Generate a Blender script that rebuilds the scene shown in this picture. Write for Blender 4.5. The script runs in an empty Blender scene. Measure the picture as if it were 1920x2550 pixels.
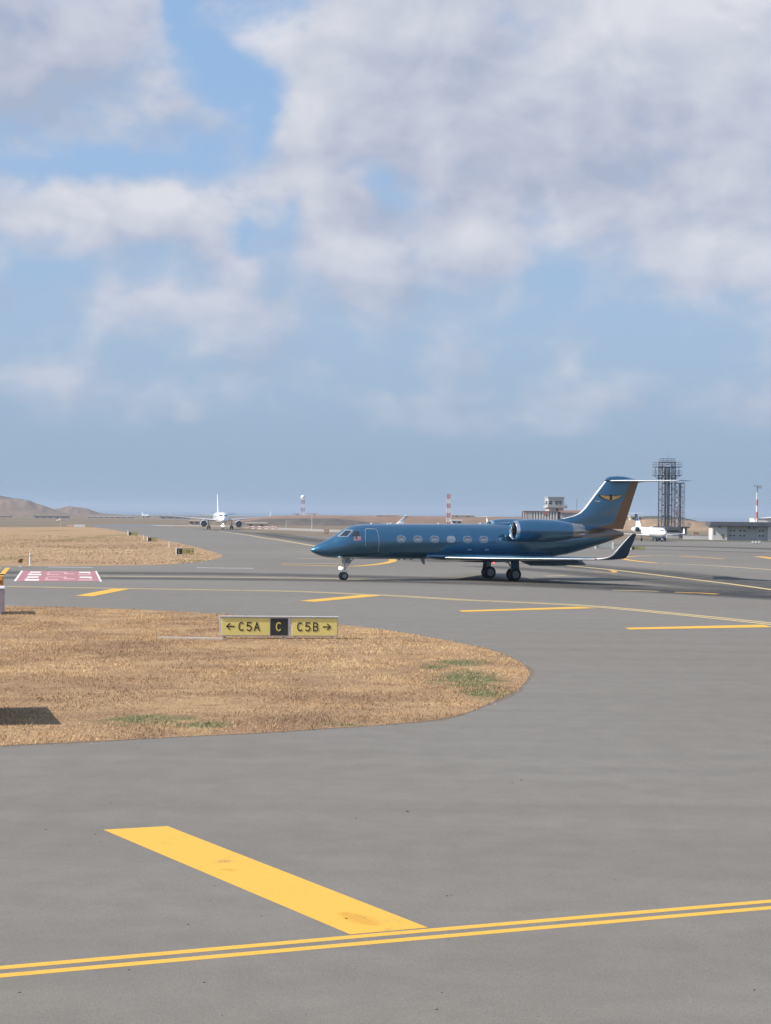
import bpy, bmesh, math, random
import numpy as np
from mathutils import Vector, Matrix

random.seed(7); rng = np.random.default_rng(7)
SC = bpy.context.scene
COL = SC.collection
RAD = math.radians

# ------------------------------------------------------------------ camera
FPX, EYE = 4500.0, 4.7                      # focal length in pixels of the 1920 x 2550 picture, eye height in metres
CAMROT = Matrix.Rotation(RAD(90) - math.atan(4 / FPX), 3, 'X') @ Matrix.Rotation(RAD(0.63), 3, 'Z')
cam_d = bpy.data.cameras.new('camera'); cam = bpy.data.objects.new('camera', cam_d); COL.objects.link(cam)
cam.matrix_world = Matrix.Translation((0, 0, EYE)) @ CAMROT.to_4x4()
cam_d.sensor_fit = 'VERTICAL'; cam_d.sensor_height = 36; cam_d.lens = 36 * FPX / 2550
cam_d.clip_start = 0.5; cam_d.clip_end = 80000
SC.camera = cam

# ------------------------------------------------------------------ exposure
SC.view_settings.view_transform = 'Standard'; SC.view_settings.look = 'None'
SC.view_settings.exposure = 0.75; SC.view_settings.gamma = 1.0; SC.view_settings.use_curve_mapping = False
SC.cycles.use_denoising = True
SC.cycles.max_bounces = 6; SC.cycles.volume_bounces = 0; SC.cycles.transparent_max_bounces = 16

# ------------------------------------------------------------------ node helpers
class NT:
    def __init__(s, tree): s.t = tree; s.n = tree.nodes; s.l = tree.links
    def add(s, typ, **kw):
        n = s.n.new(typ)
        for k, v in kw.items(): setattr(n, k, v)
        return n
    def put(s, sock, v):
        if isinstance(v, bpy.types.NodeSocket): s.l.new(v, sock)
        elif v is not None:
            if hasattr(sock, 'default_value'):
                try: sock.default_value = v
                except TypeError: sock.default_value = (*v, 1.0)
                except ValueError: sock.default_value = (*v, 1.0)
    def m(s, op, a, b=None, c=None, clamp=False):
        n = s.add('ShaderNodeMath', operation=op, use_clamp=clamp)
        s.put(n.inputs[0], a); s.put(n.inputs[1], b)
        if c is not None: s.put(n.inputs[2], c)
        return n.outputs[0]
    def vm(s, op, a, b=None, sc=None):
        n = s.add('ShaderNodeVectorMath', operation=op)
        s.put(n.inputs[0], a); s.put(n.inputs[1], b)
        if sc is not None: s.put(n.inputs[3], sc)
        return n.outputs[0] if op not in ('DOT_PRODUCT', 'LENGTH') else n.outputs[1]
    def noise(s, vec, scale, detail=4, rough=.55, dist=0.):
        n = s.add('ShaderNodeTexNoise'); s.put(n.inputs['Vector'], vec)
        n.inputs['Scale'].default_value = scale; n.inputs['Detail'].default_value = detail
        n.inputs['Roughness'].default_value = rough; n.inputs['Distortion'].default_value = dist
        return n.outputs[0]
    def rng(s, v, a, b, c=0., d=1., smooth=True):
        n = s.add('ShaderNodeMapRange', interpolation_type='SMOOTHSTEP' if smooth else 'LINEAR')
        s.put(n.inputs[0], v)
        for i, q in enumerate((a, b, c, d)): s.put(n.inputs[i + 1], q)
        return n.outputs[0]
    def mix(s, f, a, b, mode='MIX'):
        n = s.add('ShaderNodeMix', data_type='RGBA', blend_type=mode)
        s.put(n.inputs[0], f); s.put(n.inputs[6], a); s.put(n.inputs[7], b)
        return n.outputs[2]
    def mapping(s, vec, scale=(1, 1, 1), rot=(0, 0, 0), loc=(0, 0, 0)):
        n = s.add('ShaderNodeMapping'); s.put(n.inputs[0], vec)
        n.inputs[1].default_value = loc; n.inputs[2].default_value = rot; n.inputs[3].default_value = scale
        return n.outputs[0]
    def sep(s, vec):
        n = s.add('ShaderNodeSeparateXYZ'); s.put(n.inputs[0], vec); return n.outputs

def srgb(r, g, b):
    f = lambda c: (c / 255 / 12.92) if c / 255 <= .04045 else ((c / 255 + .055) / 1.055) ** 2.4
    return (f(r), f(g), f(b))

# ------------------------------------------------------------------ sky and sun
SUN_EL, SUN_T = RAD(40), RAD(15)             # elevation; the sun stands to the left, 15 degrees towards the camera
SUNV = Vector((-math.cos(SUN_EL) * math.cos(SUN_T), -math.cos(SUN_EL) * math.sin(SUN_T), math.sin(SUN_EL)))
sun_d = bpy.data.lights.new('sun', 'SUN'); sun_d.energy = 3.6; sun_d.angle = RAD(0.53); sun_d.color = (1, .94, .85)
sun = bpy.data.objects.new('sun', sun_d); COL.objects.link(sun)
sun.rotation_euler = (-SUNV).to_track_quat('-Z', 'Y').to_euler(); sun.location = (-40, -10, 60)

world = bpy.data.worlds.new('World'); SC.world = world; world.use_nodes = True
W = NT(world.node_tree); W.n.clear()
SKYK = 0.1
BLOBS = [  # cloud banks and gaps: photo position, size, weight
    (1560, 60, 700, 330, .30), (1400, 380, 640, 200, .22), (900, 200, 260, 200, .20), (120, 150, 290, 190, .26), (60, 330, 230, 70, .12), (-150, 720, 280, 90, .15),
    (150, 540, 190, 62, .31), (440, 560, 165, 75, .30), (620, 660, 70, 60, .20), (440, 790, 210, 85, .28), (640, 820, 120, 80, .18), (890, 680, 110, 95, .27), (1160, 600, 150, 100, .28), (1000, 770, 220, 90, .17),
    (1860, 690, 190, 110, .27), (1600, 560, 260, 110, .14), (1140, 1030, 130, 60, .27), (1130, 890, 110, 60, .22), (1430, 850, 70, 55, .26), (1400, 950, 160, 60, .10),
    (1410, 1045, 40, 30, .16), (1330, 1020, 40, 20, .12), (120, 935, 90, 45, .25), (450, 1052, 60, 26, .20), (1890, 1030, 70, 55, .24), (700, 930, 300, 50, .10), (1500, 1000, 300, 60, .08), (300, 1000, 200, 40, .06), (640, 470, 90, 60, .1), (880, 560, 60, 60, .10),
    (445, 10, 48, 110, -.36), (520, 200, 95, 70, -.30), (640, 300, 58, 105, -.31), (420, 300, 120, 60, .06), (220, 425, 260, 34, -.16), (930, 480, 85, 38, -.17), (650, 580, 45, 60, -.2),
    (760, 560, 40, 60, -.12), (120, 680, 90, 34, -.2), (1640, 860, 260, 90, -.16), (1390, 720, 110, 60, -.10), (1350, 790, 60, 40, -.1), (800, 1160, 1800, 90, -.25)]
TONES = [(140, 515, 170, 55, .58), (430, 530, 150, 55, .56), (630, 660, 50, 50, .45), (460, 790, 200, 65, .46), (890, 660, 90, 75, .40), (1190, 580, 130, 85, .38), (1850, 670, 180, 100, .36), (1700, 90, 420, 160, .26), (620, 90, 110, 90, .34), (840, 290, 160, 90, .14),
         (80, 230, 320, 190, -.26), (1350, 440, 460, 110, -.22), (500, 640, 160, 40, -.2), (40, 760, 130, 60, -.3), (640, 890, 260, 40, -.22), (1050, 170, 160, 90, -.12), (1150, 1020, 100, 40, .12), (1430, 850, 50, 40, .3), (110, 930, 70, 35, .25)]
tc = W.add('ShaderNodeTexCoord'); D = W.vm('NORMALIZE', tc.outputs['Generated'])
x, y, z = W.sep(D)
P = W.vm('MULTIPLY', D, (1, 1, 1.45))
def puff(v, fine=True):                       # billowy noise: large masses, mid billows, fine shreds
    a = W.noise(v, 7.5, 3, .5, .3); b = W.noise(W.vm('ADD', v, (5.2, .3, 2.2)), 22, 4, .5, .25)
    t = W.m('MULTIPLY_ADD', W.m('SUBTRACT', a, .5), .5, .5); t = W.m('MULTIPLY_ADD', W.m('SUBTRACT', b, .5), .46, t)
    return W.m('MULTIPLY_ADD', W.m('SUBTRACT', W.noise(W.vm('ADD', v, (1.2, 7.3, .2)), 60, 4, .55, .2), .5), .21, t) if fine else t
wa = W.noise(D, 11, 4, .55); wb = W.noise(W.vm('ADD', D, (3.1, 1.7, .4)), 11, 4, .55)
U = W.m('MULTIPLY_ADD', W.m('SUBTRACT', wa, .5), .075, W.m('ARCTAN2', x, y)); V = W.m('MULTIPLY_ADD', W.m('SUBTRACT', wb, .5), .06, W.m('ARCSINE', z))
def blobs(L):
    tot = None
    for px, py, rx, ry, w in L:
        du = W.m('MULTIPLY_ADD', U, FPX / rx, -(px - 960) / rx); dv = W.m('MULTIPLY_ADD', V, FPX / ry, -(1271 - py) / ry)
        q = W.m('EXPONENT', W.m('MULTIPLY', W.m('MULTIPLY_ADD', du, du, W.m('MULTIPLY', dv, dv)), -1.))
        tot = W.m('MULTIPLY', q, w) if tot is None else W.m('MULTIPLY_ADD', q, w, tot)
    return tot
n0 = puff(P); m0 = puff(P, False); m1 = puff(W.vm('ADD', P, (-.012, 0, .016)), False)
d0 = W.m('ADD', n0, blobs(BLOBS))
cover = W.rng(d0, .41, .74)
lit = W.m('SUBTRACT', m0, m1)                 # sunward side of each billow
bright = W.m('MULTIPLY_ADD', lit, 2.3, .36)
bright = W.m('ADD', bright, blobs(TONES))
bright = W.m('ADD', bright, W.m('MULTIPLY', W.m('SUBTRACT', n0, .5), .75))
bright = W.m('ADD', bright, W.rng(z, .14, .30, 0., .16), clamp=True)
sky = W.add('ShaderNodeTexSky', sky_type='NISHITA', sun_disc=False)
sky.sun_elevation = SUN_EL; sky.sun_rotation = math.atan2(SUNV.x, SUNV.y)
sky.altitude = 100; sky.air_density = 1.0; sky.dust_density = .4; sky.ozone_density = 3.0
EXPK = 2 ** SC.view_settings.exposure * SKYK
def lin(r, g, b): return tuple(c / EXPK for c in srgb(r, g, b))
ccol = W.mix(bright, lin(172, 181, 202), lin(225, 225, 232))
blue = W.mix(.7, sky.outputs[0], lin(139, 182, 232))
veil = W.rng(z, .0, .28, .97, .30)
blue = W.mix(veil, blue, W.mix(W.rng(z, 0., .11), lin(152, 174, 199), lin(165, 187, 213)))
cover = W.m('MULTIPLY', cover, W.m('MULTIPLY', W.rng(z, .015, .065, .0, .60), W.rng(z, .06, .17, 1., 1.56)))
skyc = W.mix(cover, blue, ccol)
bg = W.add('ShaderNodeBackground'); W.put(bg.inputs[0], skyc); bg.inputs[1].default_value = SKYK
wo = W.add('ShaderNodeOutputWorld'); W.l.new(bg.outputs[0], wo.inputs[0])
world.cycles.sampling_method = 'MANUAL'; world.cycles.sample_map_resolution = 256

# ------------------------------------------------------------------ pixel -> place
GY = [(-500, 0), (170, 0), (300, -.3), (600, -2.2), (1200, -4), (3600, -10)]
def gz(Y): return float(np.interp(Y, [a for a, _ in GY], [b for _, b in GY]))
def ray(px, py): return CAMROT @ Vector(((px - 960) / FPX, -(py - 1275) / FPX, -1))
def G(px, py):
    d = ray(px, py); z = 0
    for _ in range(30):
        p = Vector((0, 0, EYE)) + d * ((z - EYE) / d.z); z = gz(p.y)
    return p
def at(px, py, Y):
    d = ray(px, py); return Vector((0, 0, EYE)) + d * (Y / d.y)
def gx(px, Y):                                # ground point seen in column px at depth Y
    p = at(px, 1275, Y); return Vector((p.x, Y, gz(Y)))

# ------------------------------------------------------------------ materials
MATS = {}
def mat(name, col, rough=.6, metal=0., var=.12, scale=3., bump=0., coat=0., emit=None, estr=0., spec=None, detail=5):
    if name in MATS: return MATS[name]
    m = bpy.data.materials.new(name); m.use_nodes = True; N = NT(m.node_tree)
    b = N.n['Principled BSDF']
    t = N.add('ShaderNodeTexCoord').outputs['Object']
    n = N.noise(t, scale, detail, .6)
    f = N.rng(n, .25, .75, 1 - var, 1 + var, False)
    hs = N.vm('SCALE', tuple(col), sc=f)
    N.put(b.inputs['Base Color'], hs)
    N.put(b.inputs['Roughness'], N.rng(n, .2, .8, max(rough - .07, .02), min(rough + .07, 1), False))
    b.inputs['Metallic'].default_value = metal
    if coat: b.inputs['Coat Weight'].default_value = coat; b.inputs['Coat Roughness'].default_value = .06
    if spec is not None: b.inputs['Specular IOR Level'].default_value = spec
    if bump:
        bp = N.add('ShaderNodeBump'); bp.inputs['Strength'].default_value = bump; bp.inputs['Distance'].default_value = .02
        N.put(bp.inputs['Height'], N.noise(t, scale * 6, 4)); N.put(b.inputs['Normal'], bp.outputs[0])
    if emit: N.put(b.inputs['Emission Color'], tuple(emit)); b.inputs['Emission Strength'].default_value = estr
    MATS[name] = m; return m

def asphalt():
    m = bpy.data.materials.new('asphalt'); m.use_nodes = True; N = NT(m.node_tree); b = N.n['Principled BSDF']
    t = N.add('ShaderNodeTexCoord').outputs['Object']
    big = N.noise(t, .035, 4, .55, .4)
    st = N.noise(N.mapping(t, (.02, .5, 1), (0, 0, RAD(-22))), 1., 5, .6, .3)
    st2 = N.noise(N.mapping(t, (.03, .9, 1), (0, 0, RAD(4))), 1., 5, .6, .2)
    med = N.noise(t, 1.3, 5, .6)
    grain = N.noise(t, 55, 2, .7)
    spk = N.noise(t, 9, 2, .5)
    v = N.m('MULTIPLY', N.rng(big, .3, .7, .9, 1.08), N.rng(st, .3, .7, .965, 1.035))
    v = N.m('MULTIPLY', v, N.rng(st2, .3, .72, .975, 1.025))
    v = N.m('MULTIPLY', v, N.rng(med, .25, .75, .93, 1.07))
    v = N.m('MULTIPLY', v, N.rng(grain, .25, .75, .78, 1.22))
    v = N.m('MULTIPLY', v, N.rng(spk, .74, .8, 1., .55))
    c = N.mix(N.rng(big, .35, .65), (.190, .168, .140, 1), (.178, .161, .139, 1))
    N.put(b.inputs['Base Color'], N.vm('SCALE', c, sc=v))
    b.inputs['Roughness'].default_value = .8; b.inputs['Specular IOR Level'].default_value = .35
    bp = N.add('ShaderNodeBump'); bp.inputs['Strength'].default_value = .35; bp.inputs['Distance'].default_value = .008
    N.put(bp.inputs['Height'], grain); N.put(b.inputs['Normal'], bp.outputs[0])
    return m

def soil(name, c1, c2, c3, green=None, gcol=(.17, .17, .075), sc=1.):
    m = bpy.data.materials.new(name); m.use_nodes = True; N = NT(m.node_tree); b = N.n['Principled BSDF']
    t = N.add('ShaderNodeTexCoord').outputs['Object']
    n1 = N.noise(t, .22 * sc, 6, .62, .5); n2 = N.noise(N.vm('ADD', t, (31, 7, 0)), 1.1 * sc, 6, .65, .6); n3 = N.noise(t, 9 * sc, 5, .7)
    c = N.mix(N.rng(n1, .36, .66), (*c1, 1), (*c2, 1)); c = N.mix(N.rng(n2, .48, .72), c, (*c3, 1))
    if green:
        gm = None
        X, Y, Z = N.sep(t)
        for gx_, gy_, rx_, ry_ in green:
            du = N.m('DIVIDE', N.m('SUBTRACT', X, gx_), rx_); dv = N.m('DIVIDE', N.m('SUBTRACT', Y, gy_), ry_)
            q = N.m('EXPONENT', N.m('MULTIPLY', N.m('ADD', N.m('MULTIPLY', du, du), N.m('MULTIPLY', dv, dv)), -1))
            gm = q if gm is None else N.m('MAXIMUM', gm, q)
        gmask = N.rng(N.m('ADD', gm, N.m('MULTIPLY', N.m('SUBTRACT', n2, .5), 1.5)), .42, 1.0)
        c = N.mix(gmask, c, (*gcol, 1))
    c = N.vm('SCALE', c, sc=N.rng(n3, .25, .75, .68, 1.3, False))
    N.put(b.inputs['Base Color'], c); b.inputs['Roughness'].default_value = .95; b.inputs['Specular IOR Level'].default_value = .1
    bp = N.add('ShaderNodeBump'); bp.inputs['Strength'].default_value = .8; bp.inputs['Distance'].default_value = .12
    N.put(bp.inputs['Height'], N.m('ADD', n3, n2)); N.put(b.inputs['Normal'], bp.outputs[0])
    return m

def worn_paint(name, col, wear=.5, dark=(.11, .105, .1), scale=1.):
    m = bpy.data.materials.new(name); m.use_nodes = True; N = NT(m.node_tree); b = N.n['Principled BSDF']
    t = N.add('ShaderNodeTexCoord').outputs['Object']
    a = N.noise(t, 1.2 * scale, 6, .65, .5); g = N.noise(t, 30 * scale, 3, .7); sp = N.noise(N.mapping(t, (1, .4, 1), (0, 0, .5)), 2.2, 3, .5, .4)
    c = N.vm('SCALE', tuple(col), sc=N.rng(g, .25, .75, .9, 1.08))
    c = N.mix(N.rng(sp, .68, .78, 0, .35), c, tuple(x * f for x, f in zip(col, (.75, .62, .5))) + (1,))
    w = N.rng(N.m('ADD', N.m('MULTIPLY', a, .6), N.m('MULTIPLY', g, .4)), 1.02 - wear, 1.12 - wear, 0, .8)
    N.put(b.inputs['Base Color'], N.mix(w, c, (*dark, 1))); b.inputs['Roughness'].default_value = .75
    b.inputs['Specular IOR Level'].default_value = .3
    return m

def rubber_mark(name, strength):
    m = bpy.data.materials.new(name); m.use_nodes = True; N = NT(m.node_tree); b = N.n['Principled BSDF']
    b.inputs['Base Color'].default_value = (.03, .03, .031, 1); b.inputs['Roughness'].default_value = .75
    uv = N.add('ShaderNodeUVMap').outputs[0]
    t = N.add('ShaderNodeTexCoord').outputs['Object']
    U, V, _ = N.sep(uv)                       # U across 0..1, V along in metres
    e = N.m('MULTIPLY', N.rng(U, 0, .35), N.rng(U, 1, .65))
    lanes = N.add('ShaderNodeTexNoise'); N.put(lanes.inputs['Vector'], N.mapping(uv, (9, .012, 1))); lanes.inputs['Scale'].default_value = 1; lanes.inputs['Detail'].default_value = 6
    n = N.noise(t, .5, 5, .6)
    a = N.m('MULTIPLY', e, N.rng(lanes.outputs[0], .25, .7, .25, 1.)); a = N.m('MULTIPLY', a, N.rng(n, .2, .7, .6, 1.))
    N.put(b.inputs['Alpha'], N.m('MULTIPLY', a, strength, clamp=True))
    return m

M_ASPH = asphalt()
M_YEL = worn_paint('yellow_paint', (.72, .40, .06), .44)
M_YELP = worn_paint('pale_yellow_paint', (.62, .47, .22), .46, scale=.3)
M_WHT = worn_paint('white_paint', (.78, .74, .70), .42)
M_RED = worn_paint('red_paint', (.40, .18, .19), .46)
M_RUB = rubber_mark('tyre_rubber', .62); M_RUB2 = rubber_mark('light_tyre_rubber', .42); M_RUB3 = rubber_mark('curved_tyre_rubber', .62)

# ------------------------------------------------------------------ mesh helpers
def tag(o, label=None, cat=None, group=None, kind=None):
    if label: o['label'] = label
    if cat: o['category'] = cat
    if group: o['group'] = group
    if kind: o['kind'] = kind
    return o
def empty(name, loc, rz=0., scale=1., **kw):
    o = bpy.data.objects.new(name, None); COL.objects.link(o); o.location = loc; o.rotation_euler = (0, 0, rz); o.scale = (scale,) * 3
    o.empty_display_size = .3
    return tag(o, **kw)
class MB:
    def __init__(s): s.v = []; s.f = []
    def add(s, vs, fs):
        k = len(s.v); s.v += [tuple(q) for q in vs]; s.f += [tuple(i + k for i in f) for f in fs]; return s
    def box(s, c, d, rz=0., ry=0.):
        R = Matrix.Rotation(rz, 3, 'Z') @ Matrix.Rotation(ry, 3, 'Y'); h = [q / 2 for q in d]
        vs = [Vector(c) + R @ Vector((sx * h[0], sy * h[1], sz * h[2])) for sz in (-1, 1) for sx, sy in ((-1, -1), (1, -1), (1, 1), (-1, 1))]
        return s.add(vs, [(3, 2, 1, 0), (4, 5, 6, 7), (0, 1, 5, 4), (1, 2, 6, 5), (2, 3, 7, 6), (3, 0, 4, 7)])
    def tube(s, p0, p1, r0, r1=None, n=10, caps=True):
        r1 = r0 if r1 is None else r1; p0 = Vector(p0); p1 = Vector(p1); d = (p1 - p0).normalized()
        a = d.orthogonal().normalized(); b = d.cross(a); vs = []
        for p, r in ((p0, r0), (p1, r1)):
            for i in range(n):
                t = 2 * math.pi * i / n; vs.append(p + (a * math.cos(t) + b * math.sin(t)) * r)
        fs = [(i, (i + 1) % n, n + (i + 1) % n, n + i) for i in range(n)]
        if caps: fs += [tuple(range(n))[::-1], tuple(range(n, 2 * n))]
        return s.add(vs, fs)
    def path(s, pts, r, n=6):
        for a, b in zip(pts[:-1], pts[1:]): s.tube(a, b, r, n=n)
        return s
    def loft(s, rings, cap0=True, cap1=True):
        n = len(rings[0]); vs = [q for r in rings for q in r]; fs = []
        for k in range(len(rings) - 1):
            for i in range(n):
                j = (i + 1) % n; fs.append((k * n + i, k * n + j, (k + 1) * n + j, (k + 1) * n + i))
        if cap0: fs.append(tuple(range(n))[::-1])
        if cap1: fs.append(tuple(range((len(rings) - 1) * n, len(rings) * n)))
        return s.add(vs, fs)
    def lathe(s, prof, c=(0, 0, 0), axis='x', n=28, caps=True):
        rings = []
        for a, r in prof:
            ring = []
            for i in range(n):
                t = 2 * math.pi * i / n; q = (r * math.cos(t), r * math.sin(t))
                p = {'x': (a, q[0], q[1]), 'y': (q[0], a, q[1]), 'z': (q[0], q[1], a)}[axis]
                ring.append(Vector(c) + Vector(p))
            rings.append(ring)
        return s.loft(rings, caps, caps)
    def grid(s, rows):
        n = len(rows[0]); vs = [q for r in rows for q in r]
        return s.add(vs, [(k * n + i, k * n + i + 1, (k + 1) * n + i + 1, (k + 1) * n + i) for k in range(len(rows) - 1) for i in range(n - 1)])
    def prism(s, poly, d):                   # polygon (3-D points) pushed along vector d
        n = len(poly); d = Vector(d); vs = [Vector(p) for p in poly] + [Vector(p) + d for p in poly]
        return s.add(vs, [tuple(range(n))[::-1], tuple(range(n, 2 * n))] + [(i, (i + 1) % n, n + (i + 1) % n, n + i) for i in range(n)])
    def build(s, name, m, parent=None, smooth=False, bevel=0., loc=None, **kw):
        me = bpy.data.meshes.new(name); me.from_pydata(s.v, [], s.f)
        bm = bmesh.new(); bm.from_mesh(me); bmesh.ops.recalc_face_normals(bm, faces=bm.faces)
        if bevel: bmesh.ops.bevel(bm, geom=[e for e in bm.edges if len(e.link_faces) == 2 and e.calc_face_angle(0) > .6], offset=bevel, segments=2, affect='EDGES', clamp_overlap=True)
        bm.to_mesh(me); bm.free()
        for q in (m if isinstance(m, (list, tuple)) else [m]): me.materials.append(q)
        if smooth:
            me.polygons.foreach_set('use_smooth', [True] * len(me.polygons))
            try: me.set_sharp_from_angle(angle=RAD(40))
            except Exception: pass
        o = bpy.data.objects.new(name, me); COL.objects.link(o)
        if loc is not None: o.location = loc
        if parent: o.parent = parent
        return tag(o, **kw)
def copy_tree(o, parent=None):
    c = o.copy(); COL.objects.link(c); c.parent = parent
    for ch in list(o.children): copy_tree(ch, c)
    return c

BREAKS = [170, 300, 600, 1200]
def drape(bm, lift):
    for Y in BREAKS:
        g = bm.verts[:] + bm.edges[:] + bm.faces[:]
        bmesh.ops.bisect_plane(bm, geom=g, plane_co=(0, Y, 0), plane_no=(0, 1, 0), dist=1e-5)
    for v in bm.verts: v.co.z = gz(v.co.y) + lift
def sheet(name, pts, m, lift, parent=None, **kw):
    bm = bmesh.new(); f = bm.faces.new([bm.verts.new((p[0], p[1], 0)) for p in pts])
    bm.normal_update()
    if f.normal.z < 0: f.normal_flip()
    bmesh.ops.triangulate(bm, faces=[f]); drape(bm, lift)
    me = bpy.data.meshes.new(name); bm.to_mesh(me); bm.free(); me.materials.append(m)
    o = bpy.data.objects.new(name, me); COL.objects.link(o); o.parent = parent
    return tag(o, **kw)
def smooth_line(pts, step=2.):
    P = [Vector((p[0], p[1])) for p in pts]; P = [P[0] * 2 - P[1]] + P + [P[-1] * 2 - P[-2]]; out = []
    for i in range(1, len(P) - 2):
        n = max(2, min(24, int((P[i + 1] - P[i]).length / step)))
        for k in range(n):
            t = k / n; a, b, c, d = P[i - 1:i + 3]
            out.append(.5 * ((2 * b) + (c - a) * t + (2 * a - 5 * b + 4 * c - d) * t * t + (3 * b - a - 3 * c + d) * t ** 3))
    out.append(P[-2]); return out
def strip(name, pix, width, m, lift, parent=None, offs=(0.,), smooth=True, **kw):
    pts = [G(*p) for p in pix]; L = smooth_line(pts) if smooth else [Vector((p[0], p[1])) for p in pts]
    bm = bmesh.new(); uvl = bm.loops.layers.uv.new('UVMap'); acc = 0
    nor = []
    for i in range(len(L)):
        t = (L[min(i + 1, len(L) - 1)] - L[max(i - 1, 0)]).normalized(); nor.append(Vector((-t.y, t.x)))
    for o_ in offs:
        prev = None; acc = 0
        for i, p in enumerate(L):
            w = width if not callable(width) else width(i / (len(L) - 1))
            a = bm.verts.new((*(p + nor[i] * (o_ - w / 2)), 0)); b = bm.verts.new((*(p + nor[i] * (o_ + w / 2)), 0))
            if prev:
                acc2 = acc + (p - L[i - 1]).length
                f = bm.faces.new((prev[0], prev[1], b, a))
                for lp, uv in zip(f.loops, ((0, acc), (1, acc), (1, acc2), (0, acc2))): lp[uvl].uv = uv
                f.normal_update()
                if f.normal.z < 0: f.normal_flip()
                acc = acc2
            prev = (a, b)
    drape(bm, lift)
    me = bpy.data.meshes.new(name); bm.to_mesh(me); bm.free(); me.materials.append(m)
    o = bpy.data.objects.new(name, me); COL.objects.link(o); o.parent = parent
    return tag(o, **kw)
def quad(name, pix, m, lift, parent=None): return sheet(name, [G(*p) for p in pix], m, lift, parent)

# ------------------------------------------------------------------ terrain, water
M_LAND = soil('dry_land', (.235, .175, .125), (.19, .15, .105), (.15, .135, .085), sc=.02)
Ys = [-2500, -900, -300, -60, 0, 60, 120, 170, 230, 300, 400, 500, 600, 700, 800, 950, 1100, 1300, 1600, 2000, 2500, 3000, 3300, 3500]
Xs = np.linspace(-1, 1, 61)
rows = []
for Y in Ys:
    half = 700 + abs(Y) * .55
    rows.append([(x * half, Y, gz(Y)) for x in Xs])
rows.append([(x * 2700, 3700, -45) for x in Xs])
MB().grid(rows).build('ground', M_LAND, smooth=True, kind='structure')

def sea_mat():
    m = bpy.data.materials.new('sea_water'); m.use_nodes = True; N = NT(m.node_tree); b = N.n['Principled BSDF']
    t = N.add('ShaderNodeTexCoord').outputs['Object']
    n = N.noise(N.mapping(t, (.002, .0006, 1)), 1., 5, .6)
    N.put(b.inputs['Base Color'], N.mix(n, (.03, .07, .12, 1), (.05, .11, .18, 1))); b.inputs['Roughness'].default_value = .35
    bp = N.add('ShaderNodeBump'); bp.inputs['Strength'].default_value = .5; bp.inputs['Distance'].default_value = 1.5
    N.put(bp.inputs['Height'], N.noise(t, .05, 5)); N.put(b.inputs['Normal'], bp.outputs[0]); return m
MB().grid([[(x * 30000, Y, -40) for x in np.linspace(-1, 1, 9)] for Y in (3000, 8000, 15000, 26000)]).build('sea', sea_mat(), kind='structure')

def hill(name, prof, Y, depth, m, base_z, seed, rough=1., **kw):
    r = random.Random(seed); xs = np.linspace(prof[0][0], prof[-1][0], 90)
    top = np.interp(xs, [p[0] for p in prof], [p[1] for p in prof]); rows = []
    ph = [r.uniform(0, 6) for _ in range(8)]
    for k in range(13):
        f = k / 12; row = []
        for i, px in enumerate(xs):
            p = at(px, top[i], Y); zt = p.z
            shape = math.sin(min(f * 1.0, 1) * math.pi / 2) ** .8 if f <= 1 else 1
            wob = sum(math.sin(i * .21 * (j + 1) + ph[j] + k * .7 * ((j % 3) - 1)) / (j + 2) for j in range(8))
            y = Y - depth * (1 - f) + wob * depth * .03
            z = base_z + (zt - base_z) * shape + (wob * rough * (1 - f) * f * 4 * .12 * max(zt - base_z, 0))
            row.append((p.x * (y / Y), y, z))
        rows.append(row)
    rows.append([(q[0] * 1.15, Y * 1.15, base_z - 12) for q in rows[-1]])
    return MB().grid(rows).build(name, m, smooth=True, **kw)
M_HILL = soil('hill_scrub', (.25, .17, .12), (.20, .14, .105), (.12, .12, .08), sc=.012)
M_HILL2 = soil('dark_scrub', (.085, .095, .07), (.12, .12, .09), (.15, .125, .1), sc=.012)
M_EARTH = soil('red_earth', (.27, .165, .115), (.22, .145, .105), (.18, .14, .1), sc=.02)
M_BANK = soil('grey_bank', (.115, .10, .09), (.14, .115, .1), (.1, .1, .08), sc=.02)
M_TAN = soil('tan_field', (.36, .25, .16), (.3, .2, .135), (.25, .18, .115), sc=.02)
hill('hill', [(-260, 1234), (-120, 1228), (0, 1236), (30, 1242), (52, 1243), (74, 1246), (90, 1254), (112, 1261), (130, 1267), (150, 1272), (180, 1280), (240, 1286)], 3000, 700, M_HILL, -11, 1, kind='structure')
hill('hill', [(100, 1285), (128, 1269), (150, 1265), (172, 1261), (195, 1263), (217, 1266), (232, 1272), (252, 1278), (280, 1280), (320, 1283), (420, 1290)], 3300, 500, M_HILL, -12, 2, kind='structure')
hill('hill', [(-260, 1230), (-100, 1224), (0, 1234.5), (30, 1240), (60, 1244), (80, 1252)], 2960, 60, M_HILL2, 4, 3, kind='structure')
hill('earth_bank', [(560, 1300), (590, 1294), (640, 1287), (700, 1284), (760, 1283), (900, 1284), (1000, 1285), (1250, 1287), (1500, 1289), (1600, 1291), (1700, 1294), (1780, 1302), (1850, 1318)], 1250, 260, M_EARTH, -5, 4, kind='structure')
hill('earth_bank', [(560, 1306), (600, 1300), (650, 1293), (740, 1290.5), (830, 1291), (880, 1296), (940, 1302), (1000, 1310)], 950, 90, M_BANK, -4, 5, kind='structure')
hill('earth_bank', [(1560, 1286), (1640, 1285), (1700, 1289), (1740, 1298), (1775, 1306), (1830, 1318)], 1350, 60, M_HILL2, -3, 6, kind='structure')
hill('earth_bank', [(1480, 1300), (1560, 1296), (1620, 1293.5), (1700, 1296), (1760, 1306), (1850, 1318)], 900, 160, M_TAN, -4, 8, kind='structure')

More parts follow.
